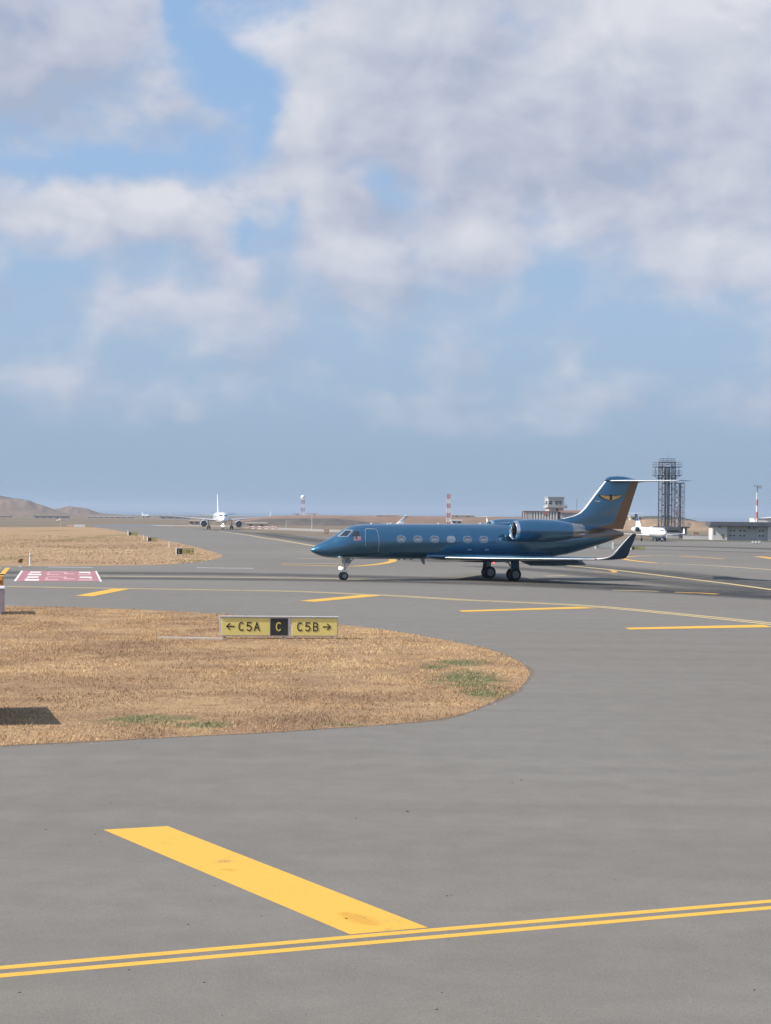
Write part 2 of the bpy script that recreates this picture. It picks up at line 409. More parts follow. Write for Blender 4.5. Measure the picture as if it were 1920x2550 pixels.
# ------------------------------------------------------------------ paved areas
apron_px = [(-700, 1316), (240, 1314), (420, 1313.5), (560, 1318), (640, 1324), (720, 1331), (800, 1336), (1000, 1340), (1400, 1344), (1920, 1349), (2600, 1356)]
ap = [G(*p) for p in apron_px]
apron = sheet('taxiway', [(-330, -45), (330, -45), (330, ap[-1].y)] + [(p.x, p.y) for p in ap[::-1]][1:] + [(-330, ap[0].y)], M_ASPH, .004, kind='structure')
M_CONC = mat('pale_concrete', (.34, .30, .255), .85, var=.2, scale=.05)
M_RWY = mat('runway_mirage', (.10, .10, .10), .3, var=.15, scale=.05)
sheet('runway', [G(*p)[:2] for p in [(235, 1308), (430, 1306.5), (430, 1311.5), (235, 1312.5)]], M_RWY, .006, kind='structure')  # smooth strip added to mirror the sky, imitating the heat mirage
sheet('service_road', [G(*p)[:2] for p in [(600, 1313), (640, 1312.5), (720, 1315), (860, 1320), (1000, 1324), (1000, 1329), (860, 1326), (720, 1321), (640, 1318)]], M_CONC, .01, kind='structure')
sheet('service_road', [G(*p)[:2] for p in [(380, 1307.5), (600, 1309.5), (600, 1312), (380, 1309.5)]], M_CONC, .01, kind='structure')
sheet('verge', [G(*p)[:2] for p in [(1560, 1339.5), (1920, 1343.5), (2100, 1345), (2100, 1351), (1920, 1350.5), (1560, 1345.5)]], soil('olive_verge', (.13, .12, .085), (.16, .13, .09), (.1, .1, .06), sc=.1), .012, kind='structure')

# grass islands
NEAR = [(-700, 1507), (0, 1510), (200, 1513), (400, 1521), (542, 1530), (700, 1541), (841, 1556), (940, 1567), (1037, 1582), (1120, 1597), (1199, 1613.5), (1250, 1629), (1287, 1645), (1310, 1662), (1317, 1678),
        (1308, 1700), (1280, 1723), (1233, 1746), (1164, 1775), (1110, 1789), (1037, 1799), (920, 1808), (807, 1815), (640, 1826), (461, 1835), (230, 1847), (0, 1858), (-700, 1897)]
def gpt(px, py): p = G(px, py); return (p.x, p.y)
near_xy = [(p.x, p.y) for p in smooth_line([gpt(*p) for p in NEAR], .6)]
def gell(px, py, rx, ry):
    p = G(px, py); a = G(px + rx, py); b = G(px, py - ry); c = G(px, py + ry); return (p.x, (b.y + c.y) / 2, abs(a.x - p.x), (b.y - c.y) / 2)
GREEN = [gell(1170, 1692, 110, 26), gell(1210, 1730, 70, 20), gell(1085, 1662, 50, 9), gell(375, 1793, 150, 17), gell(500, 1806, 90, 12), gell(1150, 1650, 90, 10),
         gell(860, 1806, 60, 5)]
M_SOIL = soil('dry_grass_soil', (.33, .205, .118), (.49, .32, .172), (.29, .18, .108), GREEN)
isl = sheet('grass_island', near_xy, M_SOIL, .009, kind='structure')
FAR = [(-700, 1312), (0, 1313), (130, 1312.5), (242, 1314), (311, 1325), (380, 1339), (438, 1351), (490, 1363), (519, 1371), (545, 1380), (551, 1385), (545, 1391), (495, 1399), (440, 1404), (380, 1407.5), (200, 1409.5), (0, 1410), (-700, 1405)]
far_xy = [(p.x, p.y) for p in smooth_line([gpt(*p) for p in FAR], 2.)]
M_SOIL2 = soil('cut_hay', (.40, .26, .15), (.34, .22, .13), (.44, .31, .18), [gell(250, 1335, 60, 8), gell(30, 1390, 40, 10), gell(160, 1345, 40, 12), gell(480, 1396, 70, 4), gell(120, 1322, 90, 3)], (.25, .2, .09), sc=.35)
isl2 = sheet('grass_island', far_xy, M_SOIL2, .009, kind='structure')

isl3 = sheet('grass_island', [(34, 42), (60, 36), (140, 34), (180, 60), (150, 104), (90, 112), (50, 108), (33, 92), (28, 66)], soil('unseen_grass_field', (.36, .235, .135), (.31, .2, .12), (.4, .28, .16), sc=.6), .009, kind='structure')  # unseen island, added so brown ground reflects in the blue jet's side

# ------------------------------------------------------------------ painted lines and rubber
strip('tyre_mark', [(-400, 1423), (200, 1427), (600, 1430), (1000, 1439), (1400, 1454), (1920, 1484), (2400, 1518)], 8., M_RUB, .008, apron)
strip('tyre_mark', [(-400, 1436), (240, 1440), (700, 1444), (1100, 1451), (1500, 1466), (2000, 1493)], 6., M_RUB, .0085, apron)
strip('tyre_mark', [(1250, 1392), (1420, 1408), (1600, 1424), (1800, 1445), (2050, 1476)], 9., M_RUB3, .009, apron)
strip('tyre_mark', [(1200, 1410), (1400, 1424), (1640, 1448), (1920, 1478)], 6., M_RUB3, .0095, apron)
strip('tyre_mark', [(1300, 1353), (1560, 1358), (1700, 1361), (1920, 1367), (2200, 1378)], 14., M_RUB, .008, apron)
strip('tyre_mark', [(1300, 1362), (1560, 1367), (1750, 1372), (1920, 1377)], 6., M_RUB2, .0085, apron)
strip('tyre_mark', [(500, 1317), (600, 1325), (720, 1340), (860, 1360), (1100, 1400)], 8., M_RUB2, .008, apron)
strip('tyre_mark', [(660, 1326), (760, 1341), (900, 1352), (1300, 1370)], 10., M_RUB2, .0085, apron)

strip('painted_line', [(-300, 2447), (0, 2421), (960, 2336), (1920, 2253), (2300, 2222)], .15, M_YEL, .0055, apron, offs=(-.155, .155), smooth=False)
quad('painted_bar', [(257, 2067), (417, 2058), (1066, 2311), (872, 2328)], M_YEL, .006, apron)
strip('painted_line', [(-400, 1457), (10, 1461), (280, 1465.6), (600, 1470.6), (760, 1474), (890, 1480), (1000, 1485), (1164, 1495), (1330, 1502), (1487, 1511), (1700, 1531), (1920, 1554), (2200, 1586)], .32, M_YELP, .012, apron, offs=(-.32, .32))
for q in ([(187, 1484), (230, 1485.5), (324, 1467), (284, 1466)], [(746, 1496.5), (783, 1499.2), (951, 1483.8), (905, 1481.5)], [(1142, 1521), (1152, 1524.3), (1488, 1515), (1440, 1511.5)], [(1555, 1564), (1568, 1568.3), (1925, 1562.5), (1900, 1556)],
          [(-8, 1437), (7, 1437), (25, 1414), (14, 1414)], [(-60, 1437), (-30, 1437), (4, 1414), (-8, 1414)]):
    quad('painted_bar', q, M_YEL, .0125, apron)
for pts, w, m in [([(250, 1435), (480, 1437), (800, 1441), (1000, 1446)], .5, M_YELP), ([(120, 1412.5), (200, 1413), (230, 1413.5)], .5, M_WHT), ([(490, 1414), (560, 1415), (632, 1415.5)], .5, M_WHT),
                  ([(700, 1407), (770, 1408), (860, 1410.5), (910, 1408.5), (950, 1404), (974, 1399), (979, 1395), (970, 1391.5), (950, 1390)], .7, M_YEL), ([(700, 1403), (800, 1403.5), (870, 1403)], .5, M_YELP),
                  ([(740, 1391), (800, 1391.5), (860, 1392)], .5, M_YELP), ([(700, 1368), (770, 1368.5)], .5, M_YELP), ([(730, 1374), (790, 1375)], .5, M_YELP), ([(750, 1379), (800, 1380)], .5, M_YELP),
                  ([(545, 1323), (600, 1330), (660, 1340), (720, 1349), (790, 1361)], .55, M_YELP),
                  ([(1640, 1403), (1590, 1398), (1558, 1393.5), (1549, 1390.5), (1556, 1387.5), (1600, 1384.5), (1640, 1384)], .7, M_YEL), ([(1690, 1385), (1760, 1389), (1800, 1392)], .6, M_YEL), ([(1560, 1386), (1680, 1383), (1740, 1385)], .4, M_YELP),
                  ([(1250, 1397), (1380, 1406), (1530, 1420), (1700, 1440), (1830, 1456), (2000, 1480)], .5, M_YELP), ([(1620, 1402), (1760, 1408), (1920, 1419), (2100, 1432)], .5, M_YELP),
                  ([(1888, 1386), (1925, 1391), (1990, 1401)], 1.2, M_YEL), ([(1525, 1470), (1580, 1471), (1640, 1473)], .5, M_YELP), ([(1680, 1475), (1740, 1477), (1786, 1480)], .5, M_YEL), ([(1480, 1424), (1520, 1426), (1533, 1424), (1520, 1420.5)], .4, M_YEL),
                  ([(1360, 1435), (1410, 1434)], .6, M_YELP), ([(1300, 1448), (1340, 1447)], .6, M_YELP)]:
    strip('painted_line', pts, w, m, .0125, apron)
# red mandatory marking painted on the pavement, white outline and two rows of white characters
pan = [(38, 1448), (250, 1448.5), (240, 1422.5), (57, 1421.5)]
quad('painted_panel', pan, M_RED, .0125, apron)
quad('painted_edge', [(34, 1447.5), (40, 1447.5), (57.5, 1421.5), (53, 1421.5)], M_WHT, .0135, apron)
quad('painted_edge', [(249, 1448.8), (254, 1448.8), (241, 1422.5), (237, 1422.5)], M_WHT, .0135, apron)
def pq(u0, u1, v0, v1, m=M_WHT, l=.0145):     # u along, v depth (0 near - 1 far) on the red panel
    A, B, C, Dd = [G(*p) for p in pan]
    f = lambda u, v: (A * (1 - u) + B * u) * (1 - v) + (Dd * (1 - u) + C * u) * v
    return sheet('painted_character', [f(u0, v0)[:2], f(u1, v0)[:2], f(u1, v1)[:2], f(u0, v1)[:2]], m, l, apron)
M_WHT2 = worn_paint('faded_white_paint', (.56, .34, .345), .46)
for v in (.06, .54):
    for u0, u1, a, b, m in [(.10, .27, .0, .13, M_WHT), (.10, .135, .13, .24, M_WHT2), (.11, .25, .25, .36, M_WHT), (.34, .50, .03, .12, M_WHT2), (.34, .37, .12, .3, M_WHT2), (.36, .55, .3, .36, M_WHT2),
                         (.56, .70, .12, .2, M_WHT2), (.56, .6, .2, .36, M_WHT2), (.74, .91, .02, .12, M_WHT2), (.88, .915, .13, .25, M_WHT2), (.76, .91, .25, .36, M_WHT)]:
        pq(u0, u1, v + a, v + b, m)

def edge_dirt(col, strength):
    m = rubber_mark('edge_dirt', strength); m.node_tree.nodes['Principled BSDF'].inputs['Base Color'].default_value = (*col, 1); return m
M_DIRT = edge_dirt((.27, .19, .125), .6)
strip('edge_dirt', NEAR[1:-1], lambda f: .34 + .16 * math.sin(f * 53) + .06 * math.sin(f * 171), M_DIRT, .0065, apron)
M_SMU = rubber_mark('paint_smudge_grime', .26); M_SMU.node_tree.nodes['Principled BSDF'].inputs['Base Color'].default_value = (.42, .2, .03, 1)
strip('paint_smudge', [(838, 2272), (880, 2284), (915, 2297), (950, 2306)], lambda f: .01 + .44 * math.sin(math.pi * f) ** .7, M_SMU, .0075, apron)
strip('paint_smudge', [(545, 2165), (575, 2168), (590, 2171)], lambda f: .01 + .2 * math.sin(math.pi * f) ** .7, M_SMU, .0075, apron)

# ------------------------------------------------------------------ grass blades
def inside(px, py, poly):
    P = np.array(poly); x0, y0 = P[:, 0], P[:, 1]; x1, y1 = np.roll(x0, -1), np.roll(y0, -1); r = np.zeros(len(px), bool)
    for a, b, c, d in zip(x0, y0, x1, y1):
        if b == d: continue
        k = ((b > py) != (d > py)) & (px < (c - a) * (py - b) / (d - b) + a); r ^= k
    return r
def vnoise(x, y, s, seed):
    r = np.random.default_rng(seed); T = r.random((64, 64)); u, v = x / s, y / s; i, j = np.floor(u).astype(int), np.floor(v).astype(int); f, g = u - i, v - j
    f = f * f * (3 - 2 * f); g = g * g * (3 - 2 * g); q = lambda a, b: T[a % 64, b % 64]
    return (q(i, j) * (1 - f) + q(i + 1, j) * f) * (1 - g) + (q(i, j + 1) * (1 - f) + q(i + 1, j + 1) * f) * g
def blades(name, poly, box, n, hgt, wid, pal, green, label, parent=None, clump=.5):
    x = rng.uniform(box[0], box[1], n); y = rng.uniform(box[2], box[3], n)
    k = inside(x + rng.normal(0, .10 * clump * 2, n), y + rng.normal(0, .16 * clump * 2, n), poly); x, y = x[k], y[k]
    dn = .55 * vnoise(x, y, 1.7 * clump * 2, 3) + .45 * vnoise(x, y, .6 * clump * 2, 4)
    k = rng.random(len(x)) < np.clip((dn - .22) * 2.1, .08, 1); x, y, dn = x[k], y[k], dn[k]; n = len(x)
    gm = np.zeros(n)
    for a, b, c, d in green: gm = np.maximum(gm, np.exp(-((x - a) / c) ** 2 - ((y - b) / d) ** 2))
    gm = gm + (dn - .5) * 1.3 + rng.normal(0, .1, n)
    isg = gm > .56
    h = hgt * rng.uniform(.35, 1.25, n) * (.6 + dn * .8); th = rng.uniform(0, 2 * np.pi, n); lean = rng.uniform(.55, 1.56, n)
    dx, dy = np.cos(th), np.sin(th); wx, wy = -dy * wid * rng.uniform(.6, 1.4, n), dx * wid
    base = np.array([gz(v) for v in y]) + .009 if y.max() > 165 else np.full(n, .009)
    V = np.empty((n, 3, 3)); V[:, 0] = np.stack([x - wx, y - wy, base], 1); V[:, 1] = np.stack([x + wx, y + wy, base], 1)
    V[:, 2] = np.stack([x + dx * h * np.sin(lean), y + dy * h * np.sin(lean), base + h * np.cos(lean) + .01], 1)
    pal = np.array(pal); tone = .42 * vnoise(x + 40, y, 6.5 * clump * 2, 11) + .33 * vnoise(x, y + 9, 1.6 * clump * 2, 12) + .25 * vnoise(x * .6 + 70, y + 31, .5 * clump * 2, 13)
    ci = np.clip(((tone - .29) / .42 + rng.normal(0, .08, n)) * len(pal), 0, len(pal) - 1).astype(int); c = pal[ci] * rng.uniform(.92, 1.07, (n, 1))
    gc = np.array([(.14, .155, .06), (.19, .195, .08), (.27, .24, .115), (.38, .29, .16), (.46, .33, .19)])[rng.integers(0, 5, n)]
    c[isg] = gc[isg]
    me = bpy.data.meshes.new(name); me.vertices.add(3 * n); me.vertices.foreach_set('co', V.ravel())
    me.loops.add(3 * n); me.loops.foreach_set('vertex_index', np.arange(3 * n)); me.polygons.add(n); me.polygons.foreach_set('loop_start', np.arange(n) * 3)
    try: me.polygons.foreach_set('loop_total', np.full(n, 3))
    except Exception: pass
    at_ = me.attributes.new('Col', 'FLOAT_COLOR', 'POINT'); cc = np.ones((n, 3, 4)); cc[:, :, :3] = c[:, None, :]; at_.data.foreach_set('color', cc.ravel())
    me.update(); me.validate()
    if 'blade' not in MATS:
        m = bpy.data.materials.new('grass_blade'); m.use_nodes = True; N = NT(m.node_tree); b = N.n['Principled BSDF']
        a = N.add('ShaderNodeAttribute', attribute_name='Col'); N.put(b.inputs['Base Color'], a.outputs[0]); b.inputs['Roughness'].default_value = .8; b.inputs['Specular IOR Level'].default_value = .2
        MATS['blade'] = m
    me.materials.append(MATS['blade']); o = bpy.data.objects.new(name, me); COL.objects.link(o)
    return tag(o, label, 'grass', kind='stuff')
PAL = [(a * 1.13, b * 1.06, c * .97) for a, b, c in [(.27, .175, .115), (.35, .23, .145), (.45, .30, .175), (.49, .33, .19), (.54, .375, .21), (.61, .45, .255)]]
blades('dry_grass', near_xy, (-22, 6, 35, 88), 380000, .085, .0075, PAL, GREEN, 'short sun-dried grass with green patches on the near island')
blades('cut_hay', far_xy, (-75, -10, 150, 330), 90000, .10, .05, [(.36, .24, .14), (.42, .28, .165), (.48, .33, .19), (.54, .385, .215), (.62, .46, .27)], [], 'straw-coloured cut grass on the far island', clump=3)

# ------------------------------------------------------------------ aircraft helpers
def pch(xs, ys, x):
    xs = np.array(xs, float); ys = np.array(ys, float); h = np.diff(xs); d = np.diff(ys) / h; m = np.zeros(len(xs)); m[0] = d[0]; m[-1] = d[-1]
    for i in range(1, len(xs) - 1):
        if d[i - 1] * d[i] > 0:
            w1 = 2 * h[i] + h[i - 1]; w2 = h[i] + 2 * h[i - 1]; m[i] = (w1 + w2) / (w1 / d[i - 1] + w2 / d[i])
    i = int(np.clip(np.searchsorted(xs, x) - 1, 0, len(xs) - 2)); t = (x - xs[i]) / h[i]
    return float((1 + 2 * t) * (1 - t) ** 2 * ys[i] + t * (1 - t) ** 2 * h[i] * m[i] + t * t * (3 - 2 * t) * ys[i + 1] + t * t * (t - 1) * h[i] * m[i + 1])
class Body:                                   # a fuselage: stations s (aft of the nose), top, bottom, half-width
    def __init__(b, S, ZT, ZB, HW, SM): b.S, b.ZT, b.ZB, b.HW, b.SM = S, ZT, ZB, HW, SM
    def q(b, s): return pch(b.S, b.ZT, s), pch(b.S, b.ZB, s), pch(b.S, b.HW, s)
    def L(b, s, t, z): return (b.SM - s, t, z)
    def mesh(b, n=36, step=.25):
        st = sorted(set([x for x in b.S if x > 0] + list(np.arange(step, b.S[-1], step)) + [.02, .05]))
        rings = []
        for s in st:
            zt, zb, hw = b.q(s); zc, hz = (zt + zb) / 2, (zt - zb) / 2
            rings.append([b.L(s, max(hw, .004) * math.sin(2 * math.pi * i / n), zc + max(hz, .004) * math.cos(2 * math.pi * i / n)) for i in range(n)])
        return MB().loft(rings)
    def side(b, s, z, sgn=1, off=0.):         # point on the skin at height z
        zt, zb, hw = b.q(s); zc, hz = (zt + zb) / 2, (zt - zb) / 2
        k = max(-.999, min(.999, (z - zc) / hz)); t = hw * math.sqrt(1 - k * k)
        nrm = Vector((0, t / hw ** 2, (z - zc) / hz ** 2)).normalized()
        return Vector(b.L(s, sgn * (t + nrm.y * off), z + nrm.z * off))
    def patch(b, c, sgn=1, off=.012, nu=7, nv=7):      # c: corners (s,z) a,b,c,d ; bilinear on the skin
        rows = []
        for j in range(nv):
            v = j / (nv - 1); row = []
            for i in range(nu):
                u = i / (nu - 1)
                s = (c[0][0] * (1 - u) + c[1][0] * u) * (1 - v) + (c[3][0] * (1 - u) + c[2][0] * u) * v
                z = (c[0][1] * (1 - u) + c[1][1] * u) * (1 - v) + (c[3][1] * (1 - u) + c[2][1] * u) * v
                row.append(b.side(s, z, sgn, off))
            rows.append(row)
        return MB().grid(rows)
    def oval(b, s0, z0, a, h, sgn=1, off=.012, n=20, inner=0.):
        mb = MB(); R = [[b.side(s0 + a * k * math.copysign(abs(math.cos(2 * math.pi * i / n)) ** .8, math.cos(2 * math.pi * i / n)), z0 + h * k * math.copysign(abs(math.sin(2 * math.pi * i / n)) ** .8, math.sin(2 * math.pi * i / n)), sgn, off) for i in range(n)] for k in ([1., inner] if inner else [1., .5])]
        mb.loft(R, False, not inner); return mb
    def line(b, pts, w, sgn=1, off=.012):     # thin strip on the skin along (s,z) points
        mb = MB(); L = []
        for a, c in zip(pts[:-1], pts[1:]):
            for k in range(8): L.append((a[0] + (c[0] - a[0]) * k / 8, a[1] + (c[1] - a[1]) * k / 8))
        L.append(pts[-1]); rows = []
        for i, (s, z) in enumerate(L):
            p, q = L[max(i - 1, 0)], L[min(i + 1, len(L) - 1)]; d = Vector((q[0] - p[0], q[1] - p[1])).normalized()
            rows.append([b.side(s - d.y * w / 2, z + d.x * w / 2, sgn, off), b.side(s + d.y * w / 2, z - d.x * w / 2, sgn, off)])
        return mb.grid(rows)
FOIL = [(1, 0), (.8, .036), (.6, .065), (.4, .082), (.25, .085), (.12, .07), (.05, .05), (.015, .03), (0, 0)]
def foil_ring(t, z, le, ch, th, SM, axis='y', lo=.8, sgn=1):    # section of a wing (axis y: spanwise) or a fin (axis z)
    pts = [(u, v) for u, v in FOIL] + [(u, -v * lo) for u, v in FOIL[::-1][1:-1]]
    out = []
    for u, v in pts:
        s = le + u * ch; k = v * th / .085 / 2
        out.append((SM - s, sgn * t, z + k) if axis == 'y' else (SM - s, k, z))
    return out
def foil_le(t, z, le, ch, th, SM, axis='y', frac=.06, grow=.006, sgn=1):
    us = [frac, frac * .5, frac * .2, frac * .05, 0]; out = []
    def thick(u): return np.interp(u, [p[0] for p in FOIL[::-1]], [p[1] for p in FOIL[::-1]])
    pts = [(u, thick(u)) for u in us] + [(u, -thick(u) * (.8 if axis == 'y' else 1)) for u in us[::-1][1:]]
    for u, v in pts:
        s = le + u * ch - grow * (1 - u / frac); k = v * th / .085 / 2; k += math.copysign(grow, k) if k else 0
        out.append((SM - s, sgn * t, z + k) if axis == 'y' else (SM - s, k, z))
    return out
def wheel(parent, c, r, w, mt, mr, name='wheel'):
    p = MB().lathe([(-w / 2, r * .62), (-w / 2, r * .86), (-w * .36, r * .97), (0, r), (w * .36, r * .97), (w / 2, r * .86), (w / 2, r * .62)], c, 'y', 24, True).build(name, mt, parent, True)
    MB().lathe([(-w * .53, r * .16), (-w * .56, r * .3), (-w * .51, r * .56), (-w * .51, r * .60), (w * .51, r * .60), (w * .51, r * .56), (w * .56, r * .3), (w * .53, r * .16)], c, 'y', 20).build('hub', mr, p, True)
    return p

M_TYRE = mat('tyre', (.022, .022, .024), .75, var=.2, scale=20)
M_HUB = mat('wheel_hub', (.24, .245, .26), .45, .4)
M_STEEL = mat('gear_steel', (.40, .41, .43), .35, .6)
M_CHROME = mat('polished_metal', (.86, .87, .89), .16, 1., var=.03)
M_LE = mat('bare_leading_edge', (.90, .90, .90), .42, .45, var=.04)
M_GLASS = mat('dark_glass', (.025, .032, .04), .06, 0, var=.05, spec=.9)
M_DARK = mat('intake_dark', (.02, .02, .022), .5)
M_FAN = mat('fan_metal', (.14, .145, .155), .35, .8)
M_EXH = mat('exhaust_metal', (.45, .42, .40), .32, .9, var=.25, scale=5)
M_WFRAME = mat('window_surround', (.50, .54, .58), .3, .7)
M_GREYP0 = mat('gear_door_grey', (.42, .43, .45), .45)
M_PANE = mat('cabin_pane', (.20, .225, .24), .12, var=.1, spec=.8)
M_BLIND = mat('window_blind', (.52, .53, .54), .35, var=.08, coat=.6)
M_WPL = mat('white_plastic', (.75, .75, .74), .4)

SMJ = 13.94
M_WLET = mat('winglet_reflection_tone', (.032, .068, .115), .4, .2, var=.06, coat=.4)  # jet's blue darkened to stand in for dark tarmac reflected in the winglet
def livery():
    m = bpy.data.materials.new('blue_bronze_livery'); m.use_nodes = True; N = NT(m.node_tree); b = N.n['Principled BSDF']
    t = N.add('ShaderNodeTexCoord').outputs['Object']; X, Y, Z = N.sep(t); s = N.m('SUBTRACT', SMJ, X)
    n = N.noise(t, 1.5, 4)
    blue = N.vm('SCALE', (.041, .168, .282), sc=N.rng(n, .3, .7, .95, 1.05))
    # bronze: rudder strip and the sweep that runs down onto the tail cone
    edge = N.m('ADD', 22.66, N.m('MULTIPLY', N.m('SUBTRACT', Z, 3.94), .446))
    fin = N.rng(N.m('SUBTRACT', s, edge), -.02, .02)
    low = N.rng(N.m('SUBTRACT', N.m('ADD', 3.92, N.m('MULTIPLY', N.m('SUBTRACT', s, 22.66), .19)), Z), -.02, .02)   # below the sweep line
    aft = N.rng(s, 19.3, 19.34)
    up = N.rng(N.m('SUBTRACT', Z, N.m('ADD', 2.93, N.m('MULTIPLY', N.m('SUBTRACT', s, 19.3), .03))), -.02, .02)
    cone = N.m('MULTIPLY', N.m('MULTIPLY', low, aft), up)
    mask = N.m('MULTIPLY', N.m('MAXIMUM', fin, cone), N.rng(N.m('ABSOLUTE', Y), 1.5, 1.45))
    col = N.mix(mask, blue, (.15, .088, .052, 1))
    N.put(b.inputs['Base Color'], col); b.inputs['Metallic'].default_value = .82
    N.put(b.inputs['Roughness'], N.rng(n, .2, .8, .31, .36)); b.inputs['Coat Weight'].default_value = 1; b.inputs['Coat Roughness'].default_value = .04; b.inputs['Coat IOR'].default_value = 1.7
    # skin panels: faint unevenness of the sheet metal
    bp = N.add('ShaderNodeBump'); bp.inputs['Strength'].default_value = .12; bp.inputs['Distance'].default_value = .03
    N.put(bp.inputs['Height'], N.noise(N.mapping(t, (.7, 1, 2.2)), 1.6, 2)); N.put(b.inputs['Normal'], bp.outputs[0])
    return m

def business_jet():
    p0 = G(1247, 1443)
    J = empty('business_jet', p0, RAD(180 + 21), label='dark blue business jet with bronze rudder, six oval windows and winglets', cat='aircraft')
    B = Body([0, .08, .2, .45, .83, 1.45, 1.85, 2.3, 2.75, 3.1, 3.6, 4.5, 6, 9, 13, 16.5, 18.66, 21.18, 22.5, 23.45],
             [2.0, 2.1, 2.19, 2.35, 2.55, 2.84, 3.08, 3.36, 3.57, 3.67, 3.74, 3.78, 3.8, 3.82, 3.84, 3.84, 3.82, 3.72, 3.56, 3.36],
             [2.0, 1.9, 1.82, 1.70, 1.57, 1.48, 1.45, 1.43, 1.42, 1.41, 1.40, 1.40, 1.40, 1.40, 1.40, 1.45, 1.7, 2.33, 2.72, 3.05],
             [.0, .13, .24, .40, .57, .80, .92, 1.03, 1.10, 1.14, 1.18, 1.2, 1.2, 1.2, 1.2, 1.19, 1.1, .72, .42, .14], SMJ)
    ML = livery()
    fus = B.mesh(40, .22).build('fuselage', ML, J, True)
    L = B.L
    # belly fairing under the wing
    rings = []
    for s in np.linspace(8.0, 17.2, 22):
        f = math.sin(math.pi * (s - 8.0) / 9.2) ** .5
        rings.append([L(s, (1.0 + .28 * f) * math.sin(a), 1.62 + (.30 if math.cos(a) > 0 else .06 + .38 * f) * math.cos(a)) for a in np.linspace(0, 2 * math.pi, 28, endpoint=False)])
    MB().loft(rings).build('belly_fairing', ML, J, True)
    for sg in (1, -1):
        # cockpit glazing
        fr = B.patch([(1.72, 2.92), (2.32, 2.91), (2.78, 3.37), (2.37, 3.385)], sg, .010, 8, 8).build('windscreen_frame', M_WFRAME, J, True)
        B.patch([(1.86, 2.955), (2.27, 2.955), (2.64, 3.30), (2.34, 3.32)], sg, .02, 8, 8).build('windscreen', M_GLASS, fr, True)
        sf = B.patch([(2.46, 2.94), (3.14, 2.91), (3.17, 3.32), (2.80, 3.34)], sg, .010, 8, 8).build('side_window_frame', mat('side_window_surround', (.10, .18, .28), .35, .6), J, True)
        B.patch([(2.52, 2.98), (3.09, 2.96), (3.12, 3.28), (2.82, 3.30)], sg, .02, 8, 8).build('side_window', M_GLASS, sf, True)
        for k, s in enumerate((6.02, 7.23, 8.45, 9.66, 10.87, 12.08)):
            w = B.oval(s, 2.785, .27, .185, sg, .02).build('cabin_window', M_BLIND if k == 3 else M_PANE, J, True)
            B.oval(s, 2.785, .325, .235, sg, .012, inner=.83).build('window_rim', M_WFRAME, w, True)
            if k != 3: B.patch([(s - .2, 2.66), (s + .17, 2.66), (s + .2, 2.83), (s - .22, 2.83)], sg, .026, 4, 4).build('window_blind', M_BLIND, w, True)
        B.patch([(2.68, 2.66), (3.15, 2.665), (3.16, 2.93), (2.68, 2.93)], sg, .016, 3, 3).build('flag', mat('flag_white', (.75, .70, .69), .5), J)
        fl = J.children[-1]
        for i in range(4): B.patch([(2.68, 2.675 + i * .068), (3.155, 2.675 + i * .068), (3.155, 2.71 + i * .068), (2.68, 2.71 + i * .068)], sg, .02, 3, 2).build('stripe', mat('flag_red', (.5, .06, .08), .5), fl)
        cs = sorted([(2.685, 2.90)], key=lambda q: q[0])
        B.patch([(2.685, 2.80), (2.92, 2.80), (2.92, 2.928), (2.685, 2.928)], sg, .024, 3, 3).build('canton', mat('flag_blue', (.02, .03, .16), .5), fl)
        B.oval(2.77, 2.865, .045, .045, sg, .028, 10, .5).build('crescent', mat('flag_yellow', (.75, .55, .05), .5), fl)
        # small fittings on the cabin side
        for s, z in ((11.0, 2.08), (11.15, 2.08), (12.3, 2.08), (12.45, 2.08), (13.35, 2.86), (13.75, 3.02)):
            q = B.side(s, z, sg, .01); MB().box(q, (.09, .03, .05)).build('skin_fitting', M_WPL, J)
    # air-stair door on the port side
    dr = B.line([(3.47, 2.30), (3.48, 2.9), (3.55, 3.38), (3.66, 3.45), (4.25, 3.445), (4.36, 3.38), (4.42, 2.9), (4.43, 1.95)], .045, 1, .014).build('door_outline', M_WFRAME, J, True)
    B.patch([(3.5, 2.32), (4.40, 1.98), (4.33, 3.40), (3.58, 3.40)], 1, .008, 6, 10).build('cabin_door', ML, J, True)
    # wing
    WS = [(.6, 1.52, 8.75, 6.2, .55), (1.3, 1.55, 9.17, 5.75, .52), (4.0, 1.58, 11.08, 4.35, .42), (7.5, 1.65, 13.55, 3.1, .3), (10.6, 1.72, 15.75, 1.85, .17)]
    WL = [(10.6, 1.72, 15.75, 1.85, .17), (10.95, 1.75, 15.98, 1.64, .15), (11.2, 1.84, 16.28, 1.36, .12), (11.36, 2.02, 16.55, 1.14, .09), (11.5, 2.4, 16.85, .92, .07), (11.72, 2.95, 17.28, .62, .05), (11.86, 3.3, 17.57, .40, .035), (11.89, 3.37, 17.68, .28, .02)]
    for sg in (1, -1):
        MB().loft([foil_ring(*q, SMJ, sgn=sg) for q in WS]).build('wing', ML, J, True)
        MB().grid([foil_le(*q, SMJ, sgn=sg, frac=.006, grow=.004) for q in WS[1:]]).build('wing_leading_edge', M_LE, J, True)
        # winglet sections turn upright: thickness goes sideways
        rings = []; les = []
        for k, q in enumerate(WL):
            f = min(1, k / 3.5); a = f * RAD(74); r = foil_ring(*q, SMJ, sgn=1); le = foil_le(*q, SMJ, sgn=1, frac=.09)
            rot = lambda p: (p[0], sg * (q[0] - (p[2] - q[1]) * math.sin(a)), q[1] + (p[2] - q[1]) * math.cos(a))
            rings.append([rot(p) for p in r]); les.append([rot(p) for p in le])
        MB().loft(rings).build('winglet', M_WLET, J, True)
        MB().grid(les).build('winglet_leading_edge', M_LE, J, True)
